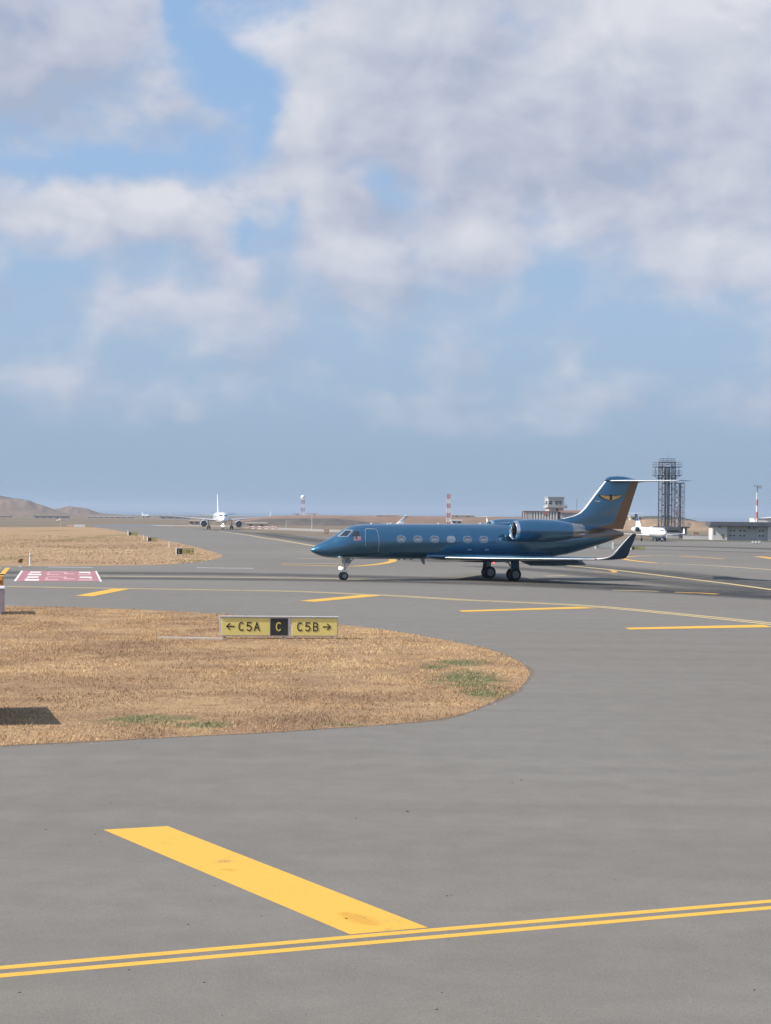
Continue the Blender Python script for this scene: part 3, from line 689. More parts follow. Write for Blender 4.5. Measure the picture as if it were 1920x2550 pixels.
        # flap, drooped behind the wing
        fl = [[(SMJ - s, sg * t, z) for s, z in ((a, z0), (a + .35, z0 + .03), (a + c, z0 - c * .42), (a + .3, z0 - .16))] for t, a, c, z0 in ((1.7, 14.35, 1.05, 1.45), (4.2, 15.1, .95, 1.47), (7.0, 16.2, .75, 1.55))]
        MB().loft(fl).build('flap', ML, J, True)
        for t in (3.0, 5.6): MB().loft([[(SMJ - s, sg * (t + w * math.cos(a)), 1.46 + .02 * t - .06 + h * math.sin(a)) for a in np.linspace(0, 2 * math.pi, 8, endpoint=False)] for s, w, h in ((12.4 + .62 * t, .02, .03), (13.2 + .55 * t, .07, .11), (14.2 + .5 * t, .02, .03))]).build('flap_fairing', ML, J, True)
        MB().lathe([(0, .01), (.03, .05), (.09, .06), (.16, .02)], (SMJ - 15.78, sg * 10.72, 1.70), 'x', 10).build('tip_light', mat('red_lamp' if sg > 0 else 'green_lamp', (.55, .03, .03) if sg > 0 else (.03, .5, .1), .3), J, True)
        # engine
        c = (0, sg * 2.02, 3.42); X = lambda s: SMJ - s
        nac = MB().lathe([(X(14.12), .68), (X(14.4), .73), (X(15.0), .785), (X(15.9), .80), (X(16.8), .775), (X(17.6), .68), (X(18.2), .57), (X(18.2), .50)], c, 'x', 40, False).build('engine_nacelle', ML, J, True)
        MB().lathe([(X(14.125), .682), (X(14.02), .665), (X(13.93), .63), (X(13.90), .60), (X(13.93), .565), (X(14.05), .54), (X(14.25), .53)], c, 'x', 40, False).build('intake_lip', M_CHROME, nac, True)
        MB().lathe([(X(14.25), .53), (X(14.9), .56), (X(14.95), .02)], c, 'x', 32, False).build('intake_duct', M_DARK, nac, True)
        MB().lathe([(X(14.55), .01), (X(14.65), .09), (X(14.85), .16), (X(14.94), .17)], c, 'x', 16).build('spinner', M_STEEL, nac, True)
        fb = MB()
        for i in range(22):
            a = 2 * math.pi * i / 22; e = Vector((0, math.cos(a), math.sin(a))); tt = Vector((0, -math.sin(a), math.cos(a))); cc = Vector((X(14.88), c[1], c[2]))
            fb.grid([[cc + e * .16 + tt * .03, cc + e * .55 + tt * .05 + Vector((.05, 0, 0))], [cc + e * .16 - tt * .03, cc + e * .55 - tt * .06 - Vector((.05, 0, 0))]])
        fb.build('fan', M_FAN, nac)
        # lobed exhaust mixer
        rings = []
        for s, r, lb in ((18.1, .56, 0), (18.5, .50, .03), (18.9, .44, .05), (19.2, .39, .07), (19.2, .32, .06), (18.6, .34, 0)):
            rings.append([(X(s), c[1] + (r + lb * math.cos(8 * a)) * math.cos(a), c[2] + (r + lb * math.cos(8 * a)) * math.sin(a)) for a in np.linspace(0, 2 * math.pi, 64, endpoint=False)])
        MB().loft(rings, False, True).build('exhaust', M_EXH, nac, True)
        py = [[(X(s), sg * t, z) for s, z in ((14.9, 3.36), (15.2, 3.46), (16.8, 3.50), (18.6, 3.38), (16.8, 3.24), (15.2, 3.26))] for t in (.95, 1.5)]
        MB().loft(py).build('pylon', ML, J, True)
        # main gear
        g = MB().tube((0, sg * 1.98, 1.45), (.06, sg * 2.08, .62), .11, .09, 12).tube((.06, sg * 2.08, .66), (0, sg * 2.08, .43), .09, .08, 12).tube((0, sg * 1.72, .43), (0, sg * 2.44, .43), .07, n=12).tube((.35, sg * 1.7, 1.4), (.05, sg * 2.05, .75), .05).build('main_gear_strut', M_STEEL, J, True)
        for t in (1.84, 2.32): wheel(J, (0, sg * t, .43), .43, .27, M_TYRE, M_HUB, 'main_wheel')
        MB().loft([[(a, sg * t, z) for a, t in ((.32, 2.22 + o), (-.30, 2.22 + o), (-.30, 2.26 + o), (.32, 2.26 + o))] for z, o in ((1.5, 0), (.95, .1), (.62, .16))]).build('gear_leg_door', ML, J, bevel=.012)
        # stabiliser
        ST = [(.05, 6.98, 22.25, 2.75, .24), (.5, 6.98, 22.5, 2.55, .22), (4.7, 6.98, 24.9, 1.36, .1), (4.88, 6.98, 25.1, 1.15, .05)]
        MB().loft([foil_ring(*q, SMJ, sgn=sg) for q in ST]).build('stabiliser', ML, J, True)
        MB().grid([foil_le(*q, SMJ, sgn=sg, frac=.012, grow=.004) for q in ST]).build('stabiliser_leading_edge', M_LE, J, True)
    # fin
    te = lambda z: 23.4 + (z - 3.35) * .352
    FS = [(3.55, 16.2, .30), (3.86, 16.6, .30), (4.05, 17.6, .30), (4.25, 18.6, .30), (4.45, 19.45, .31), (4.65, 19.95, .31), (5.0, 20.35, .31), (5.4, 20.68, .3), (6.2, 21.34, .27), (6.85, 21.9, .24), (7.0, 22.05, .22)]
    MB().loft([foil_ring(0, z, le, te(z) - le, th, SMJ, 'z') for z, le, th in FS]).build('fin', ML, J, True)
    MB().grid([foil_le(0, z, le, te(z) - le, th, SMJ, 'z', .028, .012) for z, le, th in FS[3:]]).build('fin_leading_edge', M_LE, J, True)
    rings = []
    for s, zt, zb, w in ((21.95, 7.02, 6.96, .03), (22.1, 7.18, 6.9, .13), (22.4, 7.28, 6.84, .2), (22.9, 7.32, 6.8, .24), (23.5, 7.30, 6.8, .24), (24.1, 7.18, 6.82, .2), (24.7, 7.06, 6.88, .13), (25.3, 6.98, 6.95, .03)):
        rings.append([L(s, w * math.sin(a), (zt + zb) / 2 + (zt - zb) / 2 * math.cos(a)) for a in np.linspace(0, 2 * math.pi, 20, endpoint=False)])
    MB().loft(rings).build('tail_bullet', ML, J, True)
    MB().box(L(21.3, .17, 5.52), (.48, .05, .05)).build('fin_intake', M_CHROME, J, bevel=.012)
    # gold winged emblem on both faces of the fin
    mg = mat('gold_emblem', (.72, .47, .17), .35, .5); mk = mat('black_emblem', (.015, .013, .012), .4)
    for sg in (1, -1):
        cx, cz = 22.36, 5.78; tt = .172
        P2 = lambda a, b_: (SMJ - (cx + a), sg * (tt + .012 - .022 * max(a, 0)), cz + b_)
        em = MB()
        for d in (-1, 1):
            out = [(.07, .10), (.22, .13), (.42, .12), (.65, .16), (.90, .17), (.84, .11), (.70, .02), (.52, -.07), (.34, -.12), (.18, -.16), (.07, -.17)]
            em.prism([P2(d * a, b_) for a, b_ in out], (0, sg * .008, 0))
        e = em.build('emblem', mg, J)
        ol = MB()
        for d in (-1, 1): ol.prism([(q[0], q[1] - sg * .01, q[2]) for q in [P2(d * a, b_) for a, b_ in [(.04, .14), (.22, .17), (.42, .155), (.65, .195), (.97, .20), (.88, .09), (.73, -.02), (.54, -.11), (.35, -.16), (.18, -.2), (.04, -.21)]]], (0, sg * .006, 0))
        ol.build('emblem_outline', mk, e)
        MB().prism([P2(a, b_) for a, b_ in [(0, .28), (.03, .18), (.09, .17), (.08, .02), (.10, -.12), (.05, -.22), (0, -.26), (-.05, -.22), (-.10, -.12), (-.08, .02), (-.09, .17), (-.03, .18)]], (0, sg * .014, 0)).build('emblem_bird', mk, e)
        MB().prism([P2(a, b_) for a, b_ in [(0, -.14), (.05, -.2), (0, -.3), (-.05, -.2)]], (0, sg * .018, 0)).build('emblem_tail', mg, e)
    # nose gear
    g = MB().tube((SMJ - 2.42, 0, 1.5), (SMJ - 2.35, 0, .30), .065, .05, 12).tube((SMJ - 3.05, .05, 1.45), (SMJ - 2.40, 0, .72), .035).tube((SMJ - 2.35, -.26, .28), (SMJ - 2.35, .26, .28), .045).box((SMJ - 2.44, 0, .78), (.14, .12, .16)).box((SMJ - 2.56, 0, .55), (.26, .03, .05), ry=RAD(55)).build('nose_gear_strut', M_STEEL, J, True)
    for t in (-.19, .19): wheel(J, (SMJ - 2.35, t, .275), .275, .17, M_TYRE, M_HUB, 'nose_wheel')
    lp = MB().lathe([(SMJ - 2.05, .10), (SMJ - 2.12, .11), (SMJ - 2.25, .05)], (0, .0, .80), 'x', 14).build('taxi_lamp', mat('lamp_glass', (.9, .9, .85), .2, emit=(1, .95, .85), estr=3), J, True)
    MB().box((SMJ - 2.62, -.2, 1.27), (.62, .02, .32), ry=RAD(4)).build('nose_gear_door', M_GREYP0, J, bevel=.008)
    MB().tube((SMJ - 2.75, .12, 1.45), (SMJ - 2.45, .08, .95), .028).build('nose_gear_link', M_STEEL, J, True)
    # aerials, beacon, static wicks
    for s, h, w in ((4.35, .10, .3), (5.5, .07, .16), (5.75, .09, .34), (9.2, .09, .10), (12.4, .10, .4)):
        zt = B.q(s)[0]; MB().loft([[L(s + a, t, zt - .02 + k) for a, t in ((-w / 2 * f, 0), (0, .05 * f), (w / 2 * f, 0), (0, -.05 * f))] for k, f in ((0, 1), (h * .7, .8), (h, .5))]).build('aerial', M_WPL, J)
    MB().prism([L(7.9, -.015, 1.42), L(8.2, -.015, 1.42), L(8.25, -.015, 1.05), L(8.12, -.015, 1.05)], (0, .03, 0)).build('blade_aerial', mat('grey_aerial', (.3, .3, .31), .5), J)
    for s in (6.3, 6.7, 7.2): MB().box(L(s, .1, 1.385), (.1, .04, .07)).build('drain_mast', M_DARK, J)
    MB().lathe([(1.26, .085), (1.2, .08), (1.14, .05), (1.11, .005)], L(13.4, 0, 0), 'z', 14).build('beacon', mat('beacon_red', (.6, .02, .02), .3, emit=(1, .03, .04), estr=5), J, True)
    zt = B.q(13.2)[0]; MB().loft([[L(s, w * math.sin(a), zt - .03 + h * max(math.cos(a), -.2)) for a in np.linspace(0, 2 * math.pi, 12, endpoint=False)] for s, w, h in ((13.0, .02, .03), (13.5, .2, .10), (14.4, .3, .18), (15.2, .28, .14), (16.2, .05, .03))]).build('dorsal_fairing', ML, J, True)
    return J
business_jet()

# ------------------------------------------------------------------ distant aircraft
M_WHITE = mat('white_aircraft_paint', (.80, .80, .80), .3, var=.04, coat=.5)
M_GREYP = mat('grey_paint_and_haze', (.45, .47, .5), .35)
M_NAVY = mat('navy_paint', (.03, .06, .14), .35, coat=.4)
M_LIT = mat('landing_lamp', (.9, .9, .85), .2, emit=(1, .9, .75), estr=14)
def simple_jet(name, loc, rz, k, label, spec, group=None, scale=1.):
    """k: dict of dimensions in metres; every part a mesh of its own"""
    J = empty(name, loc, rz, scale, label=label, cat='aircraft')
    Ln, R, zc, SM = k['len'], k['r'], k['zc'], k['sm']
    S = [0, .01 * Ln, .03 * Ln, .07 * Ln, .12 * Ln, .3 * Ln, .62 * Ln, .8 * Ln, .93 * Ln, Ln]
    B = Body(S, [zc - .25 * R, zc, zc + .25 * R, zc + .68 * R, zc + .97 * R, zc + R, zc + R, zc + R, zc + .95 * R, zc + .75 * R],
             [zc - .27 * R, zc - .5 * R, zc - .68 * R, zc - .86 * R, zc - .97 * R, zc - R, zc - R, zc - .65 * R, zc + .05 * R, zc + .55 * R],
             [.0, .28 * R, .5 * R, .78 * R, .95 * R, R, R, .86 * R, .45 * R, .1 * R], SM)
    M_WHITE = spec.get('body', globals()['M_WHITE'])
    B.mesh(28, Ln / 50).build('fuselage', M_WHITE, J, True)
    a, b = .045 * Ln, .085 * Ln
    for sg in (1, -1):
        sf = lambda z_: next(s_ for s_ in np.arange(.002, .2, .001) * Ln if B.q(s_)[0] > z_ + .01)
        z0_, z1_ = zc + .34 * R, zc + .54 * R
        B.patch([(sf(z0_), z0_), (.09 * Ln, z0_ + .04 * R), (.088 * Ln, z1_ - .04 * R), (sf(z1_), z1_)], sg, .02, 10, 4).build('cockpit_window', M_GLASS, J, True)
        n = k.get('nwin', 0)
        for i in range(n):
            s = Ln * (.18 + .5 * i / max(n - 1, 1)); B.patch([(s - .12, zc + .18 * R), (s + .12, zc + .18 * R), (s + .12, zc + .18 * R + .34), (s - .12, zc + .18 * R + .34)], sg, .015, 2, 2).build('cabin_window', M_GLASS, J)
        hs, wz = k['hspan'], k['wz']; le0, ch0, ch1, sw, dh = k['le'], k['ch0'], k['ch1'], k['sweep'], k['dih']
        WS = [(t * hs, wz + t * hs * dh, le0 + t * hs * sw, ch0 + (ch1 - ch0) * t ** .8, (.13 * (1 - t) + .09 * t) * (ch0 + (ch1 - ch0) * t ** .8)) for t in (.05, .2, .45, .75, 1)]
        MB().loft([foil_ring(*q, SM, sgn=sg) for q in WS]).build('wing', M_GREYP if k.get('greywing') else M_WHITE, J, True)
        t, z, le, ch, th = WS[-1]; wl = k['winglet']
        rings = [[(SM - (le + ch * f0 + f * ch * f1), sg * (t + o + s_ * .03 * ch), z + h) for f, s_ in ((0, 0), (.3, 1), (1, 0), (.3, -1))] for h, o, f0, f1 in ((0, 0, 0, 1), (.15 * wl, .10 * wl, .12, .85), (wl, .28 * wl, .75, .4))]
        MB().loft(rings).build('winglet', M_WHITE, J, True)
        ey, ez, er, el, es = k['ey'], k['ez'], k['er'], k['el'], k['es']; c = (0, sg * ey, ez); X = lambda s: SM - s
        nac = MB().lathe([(X(es + .1 * el), er * .97), (X(es + .3 * el), er * 1.03), (X(es + .6 * el), er), (X(es + .9 * el), er * .72), (X(es + el), er * .55), (X(es + el), .05)], c, 'x', 26, False).build('engine_nacelle', M_WHITE, J, True)
        MB().lathe([(X(es + .1 * el), er * .975), (X(es + .02 * el), er * .93), (X(es), er * .87), (X(es + .03 * el), er * .8), (X(es + .1 * el), er * .78)], c, 'x', 26, False).build('intake_lip', M_CHROME, nac, True)
        MB().lathe([(X(es + .1 * el), er * .78), (X(es + .25 * el), er * .8), (X(es + .26 * el), .02)], c, 'x', 22, False).build('fan', M_FAN, nac, True)
        MB().lathe([(X(es + .12 * el), .01), (X(es + .2 * el), er * .2), (X(es + .25 * el), er * .25)], c, 'x', 12).build('spinner', M_GREYP, nac, True)
        if k['under']:
            pr = [[(X(s), sg * (ey + o), z_) for s, z_ in ((es + .25 * el, ez + er * .9), (es + el * 1.1, wz + ey * dh), (es + el * 1.3, wz + ey * dh - .1), (es + .9 * el, ez + er * .5))] for o in (-.12, .12)]
        else:
            pr = [[(X(s), sg * o, z_) for s, z_ in ((es + .2 * el, ez), (es + .5 * el, ez + .12), (es + .9 * el, ez), (es + .5 * el, ez - .12))] for o in (R * .6, ey - er * .8)]
        MB().loft(pr).build('pylon', M_WHITE, J, True)
        gt, wr = k['track'] / 2, k['wr']
        MB().tube((0, sg * gt, wz + .05), (0, sg * gt, wr), wr * .22, n=10).tube((0, sg * (gt - wr * 1.6), wz), (0, sg * gt, wr * 1.5), wr * .1).build('main_gear_strut', M_STEEL, J, True)
        for o in ((-.45 * wr * 1.3, .45 * wr * 1.3) if k['twin'] else (0,)): wheel(J, (0, sg * gt + o, wr), wr, wr * .62, M_TYRE, M_HUB, 'main_wheel')
        MB().box((.0, sg * (gt + wr * .35), (wz + wr) / 2 + wr * .35), (wr * 1.3, .05, (wz - wr) * .75)).build('gear_door', M_WHITE, J)
        tz, tl, tc, th_, ts = k['tz'], k['tl'], k['tc'], k['ths'], k['tsw']
        MB().loft([foil_ring(q * th_, tz + q * th_ * k.get('tdih', 0), tl + q * th_ * ts, tc * (1 - .6 * q), tc * .09 * (1 - .5 * q), SM, sgn=sg) for q in (.03, 1)]).build('stabiliser', M_GREYP if k.get('greywing') else M_WHITE, J, True)
    fz0, fz1, f0, f1, fc0, fc1 = k['fin']
    MB().loft([foil_ring(0, fz0 + (fz1 - fz0) * q, f0 + (f1 - f0) * q, fc0 + (fc1 - fc0) * q, .11 * (fc0 + (fc1 - fc0) * q), SM, 'z') for q in (0, .5)]).build('fin', M_WHITE, J, True)
    MB().loft([foil_ring(0, fz0 + (fz1 - fz0) * q, f0 + (f1 - f0) * q, fc0 + (fc1 - fc0) * q, .11 * (fc0 + (fc1 - fc0) * q) + .004, SM, 'z') for q in (.5, 1)]).build('fin_tip', spec.get('tip', M_NAVY), J, True)
    ns, nr = k['ngs'], k['nwr']
    MB().tube((SM - ns, 0, zc - R * .8), (SM - ns, 0, nr), nr * .22, n=10).tube((SM - ns - 1.2 * nr, 0, zc - R * .8), (SM - ns, 0, nr * 1.8), nr * .12).build('nose_gear_strut', M_STEEL, J, True)
    for o in (-.5 * nr, .5 * nr): wheel(J, (SM - ns, o, nr), nr, nr * .5, M_TYRE, M_HUB, 'nose_wheel')
    MB().box((SM - ns + nr * .9, nr * .2, nr * 2.5), (.06, nr * 1.5, nr * 1.5)).build('nose_gear_door', M_WHITE, J, bevel=.01)
    if spec.get('lamp'):
        for o in (-.3, .3): MB().lathe([(SM - ns + .34, .14), (SM - ns + .3, .15), (SM - ns + .2, .05)], (0, o, nr * 3.6), 'x', 12).build('landing_lamp', M_LIT, J)
    return J
p = gx(551, 590)
A = RAD(-90 + 8.7)
simple_jet('airliner', (p.x - 1.2, 600, gz(600)), A, dict(len=37.6, r=1.98, zc=3.75, sm=17.7, hspan=16.6, wz=2.9, le=12.2, ch0=7.0, ch1=1.6, sweep=.47, dih=.085, winglet=2.0, greywing=True,
           ey=5.75, ez=1.95, er=1.12, el=4.4, es=10.6, under=True, track=7.6, wr=.58, twin=True, tz=4.6, tl=31.5, tc=4.2, ths=6.2, tsw=.55, tdih=.1, fin=(5.3, 11.8, 29.2, 34.2, 6.2, 2.3), ngs=5.07, nwr=.38, nwin=26),
           'white twin-engine airliner facing the camera with landing lights on', dict(tip=M_WHITE, lamp=True))
p = gx(1617, 338)
simple_jet('light_jet', (p.x, 338, gz(338)), RAD(-90 + 14), dict(len=15.4, r=.88, zc=1.75, sm=7.9, hspan=7.3, wz=1.1, le=6.1, ch0=2.7, ch1=1.0, sweep=.30, dih=.05, winglet=.95,
           ey=1.62, ez=2.2, er=.52, el=2.6, es=9.6, under=False, track=3.0, wr=.3, twin=False, tz=5.2, tl=13.6, tc=1.5, ths=2.6, tsw=.45, fin=(2.4, 5.2, 11.6, 13.8, 3.0, 1.5), ngs=1.9, nwr=.22, nwin=6),
           'small white business jet with dark fin tip parked by the steel tower', dict(tip=M_NAVY))
p = gx(362, 1900)
simple_jet('airliner', (p.x, 1900, gz(1900)), RAD(-60), dict(len=20., r=1.2, zc=2.3, sm=9.5, hspan=9., wz=1.6, le=7.5, ch0=3.5, ch1=1.2, sweep=.4, dih=.08, winglet=1., ey=3.4, ez=1.4, er=.7, el=2.6, es=6.5, under=True, track=4.5, wr=.45, twin=True,
           tz=2.9, tl=17., tc=2.4, ths=3.6, tsw=.5, fin=(3.1, 6.8, 15.6, 18.2, 3.6, 1.6), ngs=2.6, nwr=.28, nwin=12), 'hazy distant pale airliner far down the runway at left', dict(tip=M_GREYP, body=M_GREYP))  # grey body tone imitates haze fading the pale paint

# ------------------------------------------------------------------ parked jets whose fins rise behind the blue jet
SJ = dict(len=13.6, r=.8, zc=1.5, sm=7.0, hspan=6.4, wz=.95, le=5.4, ch0=2.4, ch1=.9, sweep=.3, dih=.04, winglet=.5, ey=1.5, ez=1.8, er=.45, el=2.2, es=8.6, under=False, track=2.8, wr=.28, twin=False,
          tz=4.55, tl=12.6, tc=1.3, ths=2.3, tsw=.35, fin=(2.0, 4.6, 10.2, 12.9, 2.0, .8), ngs=1.7, nwr=.2, nwin=4)
p = gx(945, 420); simple_jet('light_jet', (p.x, 420, gz(420)), RAD(180), SJ, 'parked jet, its pale swept fin showing above the blue jet cabin door', dict(tip=M_GREYP))
p = gx(1228, 430); simple_jet('light_jet', (p.x, 430, gz(430)), RAD(282), SJ, 'parked white jet, its tail showing just ahead of the blue jet engine', dict(tip=M_WHITE))

# ------------------------------------------------------------------ signs
M_SY = mat('sign_yellow', (.84, .69, .22), .45, var=.05); M_SB = mat('sign_black', (.03, .03, .03), .45); M_SG = mat('sign_frame_grey', (.66, .64, .60), .5, .2)
M_SL = mat('sign_lettering', (.035, .033, .028), .5); M_SYL = mat('sign_yellow_lettering', (.72, .62, .16), .45, var=.04); M_SBACK = mat('sign_back', (.42, .36, .36), .55)
def arc(cx, cy, rx, ry, a0, a1, n=12): return [(cx + rx * math.cos(RAD(a0 + (a1 - a0) * i / n)), cy + ry * math.sin(RAD(a0 + (a1 - a0) * i / n))) for i in range(n + 1)]
GLY = {'C': [arc(.30, .5, .30, .5, 48, 312, 16)], '5': [[(.56, 1), (.10, 1), (.06, .56)] + arc(.28, .31, .29, .31, 118, -140, 14)], 'A': [[(0, 0), (.3, 1), (.6, 0)], [(.12, .34), (.48, .34)]],
       'B': [[(.05, 0), (.05, 1), (.32, 1)] + arc(.32, .76, .22, .24, 90, -90, 10) + [(.05, .52)], [(.32, .52)] + arc(.33, .26, .26, .26, 90, -90, 10) + [(.05, 0)]],
       '>': [[(0, .5), (.9, .5)], [(.55, .86), (.92, .5), (.55, .14)]], '<': [[(.95, .5), (.05, .5)], [(.4, .86), (.03, .5), (.4, .14)]]}
def glyph(ch, u0, z0, h, w, face_y, d=.008):   # strokes as flat bars standing proud of the face, looking towards -y
    mb = MB()
    for st in GLY[ch]:
        for k, (a, b) in enumerate(zip(st[:-1], st[1:])):
            A_, B_ = Vector((u0 + a[0] * h, z0 + a[1] * h)), Vector((u0 + b[0] * h, z0 + b[1] * h)); t = (B_ - A_).normalized() * (w / 2); nn = Vector((-t.y, t.x))
            ps = [A_ - t * .8 - nn, B_ + t * .8 - nn, B_ + t * .8 + nn, A_ - t * .8 + nn]
            mb.prism([(q.x, face_y - d - k % 2 * .0007, q.y) for q in ps], (0, d * .8, 0))
    return mb
def taxi_sign(loc, rz, panels, h, leg, label, group=None, thick=.26, lh=.285, housings=None, sw=.042):
    """panels: list of (u0,u1,material,text,text material,u offset of the text)"""
    T = empty('taxiway_sign', loc, rz, label=label, cat='sign', group=group)
    for a, b in housings:
        hs = MB().box(((a + b) / 2, 0, leg + h / 2), (b - a, thick, h)).build('housing', M_SG, T, bevel=.012)
        MB().box(((a + b) / 2, -.02, leg + h + .012), (b - a + .03, thick + .08, .03)).build('cap_rail', mat('sign_cap', (.62, .60, .56), .4, .3), hs, bevel=.008)
        for u in (a + .2, b - .2):
            MB().tube((u, 0, -.05), (u, 0, leg), .035, n=8).box((u, 0, .012), (.2, .2, .03)).build('leg', M_SG, T)
    for a, b, m, txt, tm, off in panels:
        f = MB().box(((a + b) / 2, -thick / 2 - .008, leg + h / 2), (b - a, .022, h - .09)).build('face_panel', m, T, bevel=.006)
        u = a + off
        for ch in txt:
            if ch == ' ': u += .12; continue
            w = {'<': .92, '>': .92}.get(ch, .62) * lh + (.30 * lh if ch == '<' or (txt[-1] == '>' and ch == txt[-2:-1]) else 0)
            glyph(ch, u, leg + (h - lh) / 2 + .01, lh, sw, -thick / 2 - .02).build('letter', tm, f); u += w + .36 * lh
    return T
a, b = G(546, 1590), G(840, 1591.5)
rz = math.atan2(b.y - a.y, b.x - a.x)
taxi_sign(a, rz, [(.085, 1.825, M_SY, '<C5A', M_SL, .17), (1.845, 2.475, M_SB, 'C', M_SYL, .21), (2.625, 4.26, M_SY, 'C5B>', M_SL, .20)], .71, .085,
          'yellow and black taxiway sign reading C5A, C and C5B on the near grass', housings=[(0, 2.52), (2.55, 4.3)])
def small_sign(px0, px1, pyb, hpx, label, txt='C5B>', group='small signs on the far grass'):
    a, b = G(px0, pyb), G(px1, pyb); w = (b - a).length; hm = hpx * a.y / FPX
    q = hm * 1.02
    return taxi_sign(a, math.atan2(b.y - a.y, b.x - a.x), [(.02, q, M_SB, 'C', M_SYL, q * .28), (q + .02, w - .02, M_SY, txt, M_SL, w * .06)], hm, .08, label, group, .22, hm * .42, [(0, w)], hm * .065)
small_sign(438.5, 482, 1382.5, 15, 'small black and yellow sign near the tip of the far grass, largest of three')
small_sign(367, 390, 1349.5, 10, 'small black and yellow sign in the middle of three along the far grass edge', '>')
small_sign(319, 342, 1334.5, 8.5, 'small black and yellow sign farthest away along the far grass edge', '>')
small_sign(1571, 1605, 1371, 9, 'small black and yellow sign on the apron beside the blue jet winglet', 'C5>', None)
# signs seen edge-on at the left border
def panel_sign(p, q, h, label, thick=.26):
    d = (q - p); T = empty('taxiway_sign', p, math.atan2(d.y, d.x), label=label, cat='sign'); n = d.length
    MB().box((n / 2, 0, .1 + h / 2), (n, thick, h)).build('housing', M_SBACK, T, bevel=.015)
    MB().box((n / 2, 0, .1 + h + .015), (n + .04, thick + .05, .04)).build('cap_rail', M_SG, T, bevel=.01)
    for s in (1, -1): MB().box((n / 2, s * (thick / 2 + .008), .1 + h / 2), (n - .16, .02, h - .14)).build('face_panel', M_RED if s > 0 else M_SBACK, T)
    for u in (.3, n - .3): MB().tube((u, 0, -.05), (u, 0, .12), .04, n=8).box((u, 0, .012), (.22, .22, .03)).build('leg', M_SG, T)
    return T
e = G(2, 1531); dr = Vector((e.x, e.y, 0)).normalized()
panel_sign(e, e + dr * 2.4, 1.02, 'dark sign seen edge-on at the left border beside the orange lamp', .26)
c1, c2 = G(98, 1762), G(133, 1805); sh = Vector((SUNV.x, SUNV.y, 0)) / SUNV.z * 1.12
panel_sign(Vector((c2.x + sh.x, c2.y + sh.y, 0)), Vector((c1.x + sh.x, c1.y + sh.y, 0)), 1.02, 'sign just off the left border that throws the dark shadow on the grass')
# sign seen from behind under the tail cone
T = empty('taxiway_sign', G(1481, 1368), 0, label='grey back of a sign on two posts under the blue jet tail cone', cat='sign')
MB().box((1.25, 0, .45), (2.6, .15, .5)).build('housing', mat('pale_sign_back', (.4, .41, .38), .5), T, bevel=.02)
for u in (.1, 2.4): MB().box((u, -.1, .5), (.2, .15, 1.)).build('post', M_WPL, T, bevel=.02)

# ------------------------------------------------------------------ lamps, posts
M_ORG = mat('orange_housing', (.75, .34, .10), .5); M_POST = mat('white_post', (.66, .60, .54), .6, var=.1)
def post(px, pyb, hpx, label, lean=0.):
    p = G(px, pyb); h = hpx * p.y / FPX; r = .085
    T = empty('marker_post', p, 0, label=label, cat='post', group='white marker posts')
    MB().lathe([(-.05, r), (h * .94, r * .97), (h * .985, r * .7), (h, .01)], (0, 0, 0), 'z', 12).build('shaft', M_POST, T, True)
    MB().lathe([(h * .72, r * 1.03), (h * .82, r * 1.03)], (0, 0, 0), 'z', 12, False).build('band', mat('post_band', (.45, .36, .3), .5), T, True)
    MB().lathe([(0, r * 1.9), (.03, r * 1.8), (.05, r)], (0, 0, 0), 'z', 12, False).build('foot', M_SG, T, True)
post(75.5, 1408, 31, 'pale marker post beside the small orange lamp on the far grass')
post(422, 1363, 14, 'pale marker post just left of the largest far sign')
post(358, 1343, 11, 'pale marker post between the two smallest far signs')
post(318.5, 1328, 7.5, 'pale marker post by the farthest of the far signs')
def guard_light(p, h, label):
    T = empty('guard_lamp', p, 0, label=label, cat='lamp', group='orange guard lamps')
    MB().tube((0, 0, -.05), (0, 0, h * .55), .035, n=8).box((0, 0, .02), (.22, .22, .04)).build('stand', M_POST, T)
    bd = MB().box((0, 0, h * .72), (.34, .22, h * .38)).build('lamp_housing', M_ORG, T, bevel=.03)
    for u in (-.08, .08): MB().lathe([(-.11, .06), (-.13, .07), (-.17, .075)], (u, 0, h * .76), 'y', 12, False).build('lens_hood', M_DARK, bd, True)
    MB().box((.06, 0, h * .96), (.3, .28, .05)).build('visor', M_DARK, T, bevel=.01)
guard_light(G(51, 1412), .62, 'small orange lamp on a stand beside the pale post on the far grass')
guard_light(gx(1, 83), 1.62, 'orange lamp with dark visor at the left border behind the dark sign')
# slab edging lying in the grass left of the sign
a, b = G(394, 1590), G(556, 1593); d = b - a
MB().box((0, 0, .03), (d.length, .16, .08)).build('concrete_edging', mat('pale_slab', (.52, .46, .40), .8), None, False, .012, loc=(a + b) / 2, label='narrow pale concrete strip lying in the grass left of the sign', cat='edging').rotation_euler = (0, 0, math.atan2(d.y, d.x))
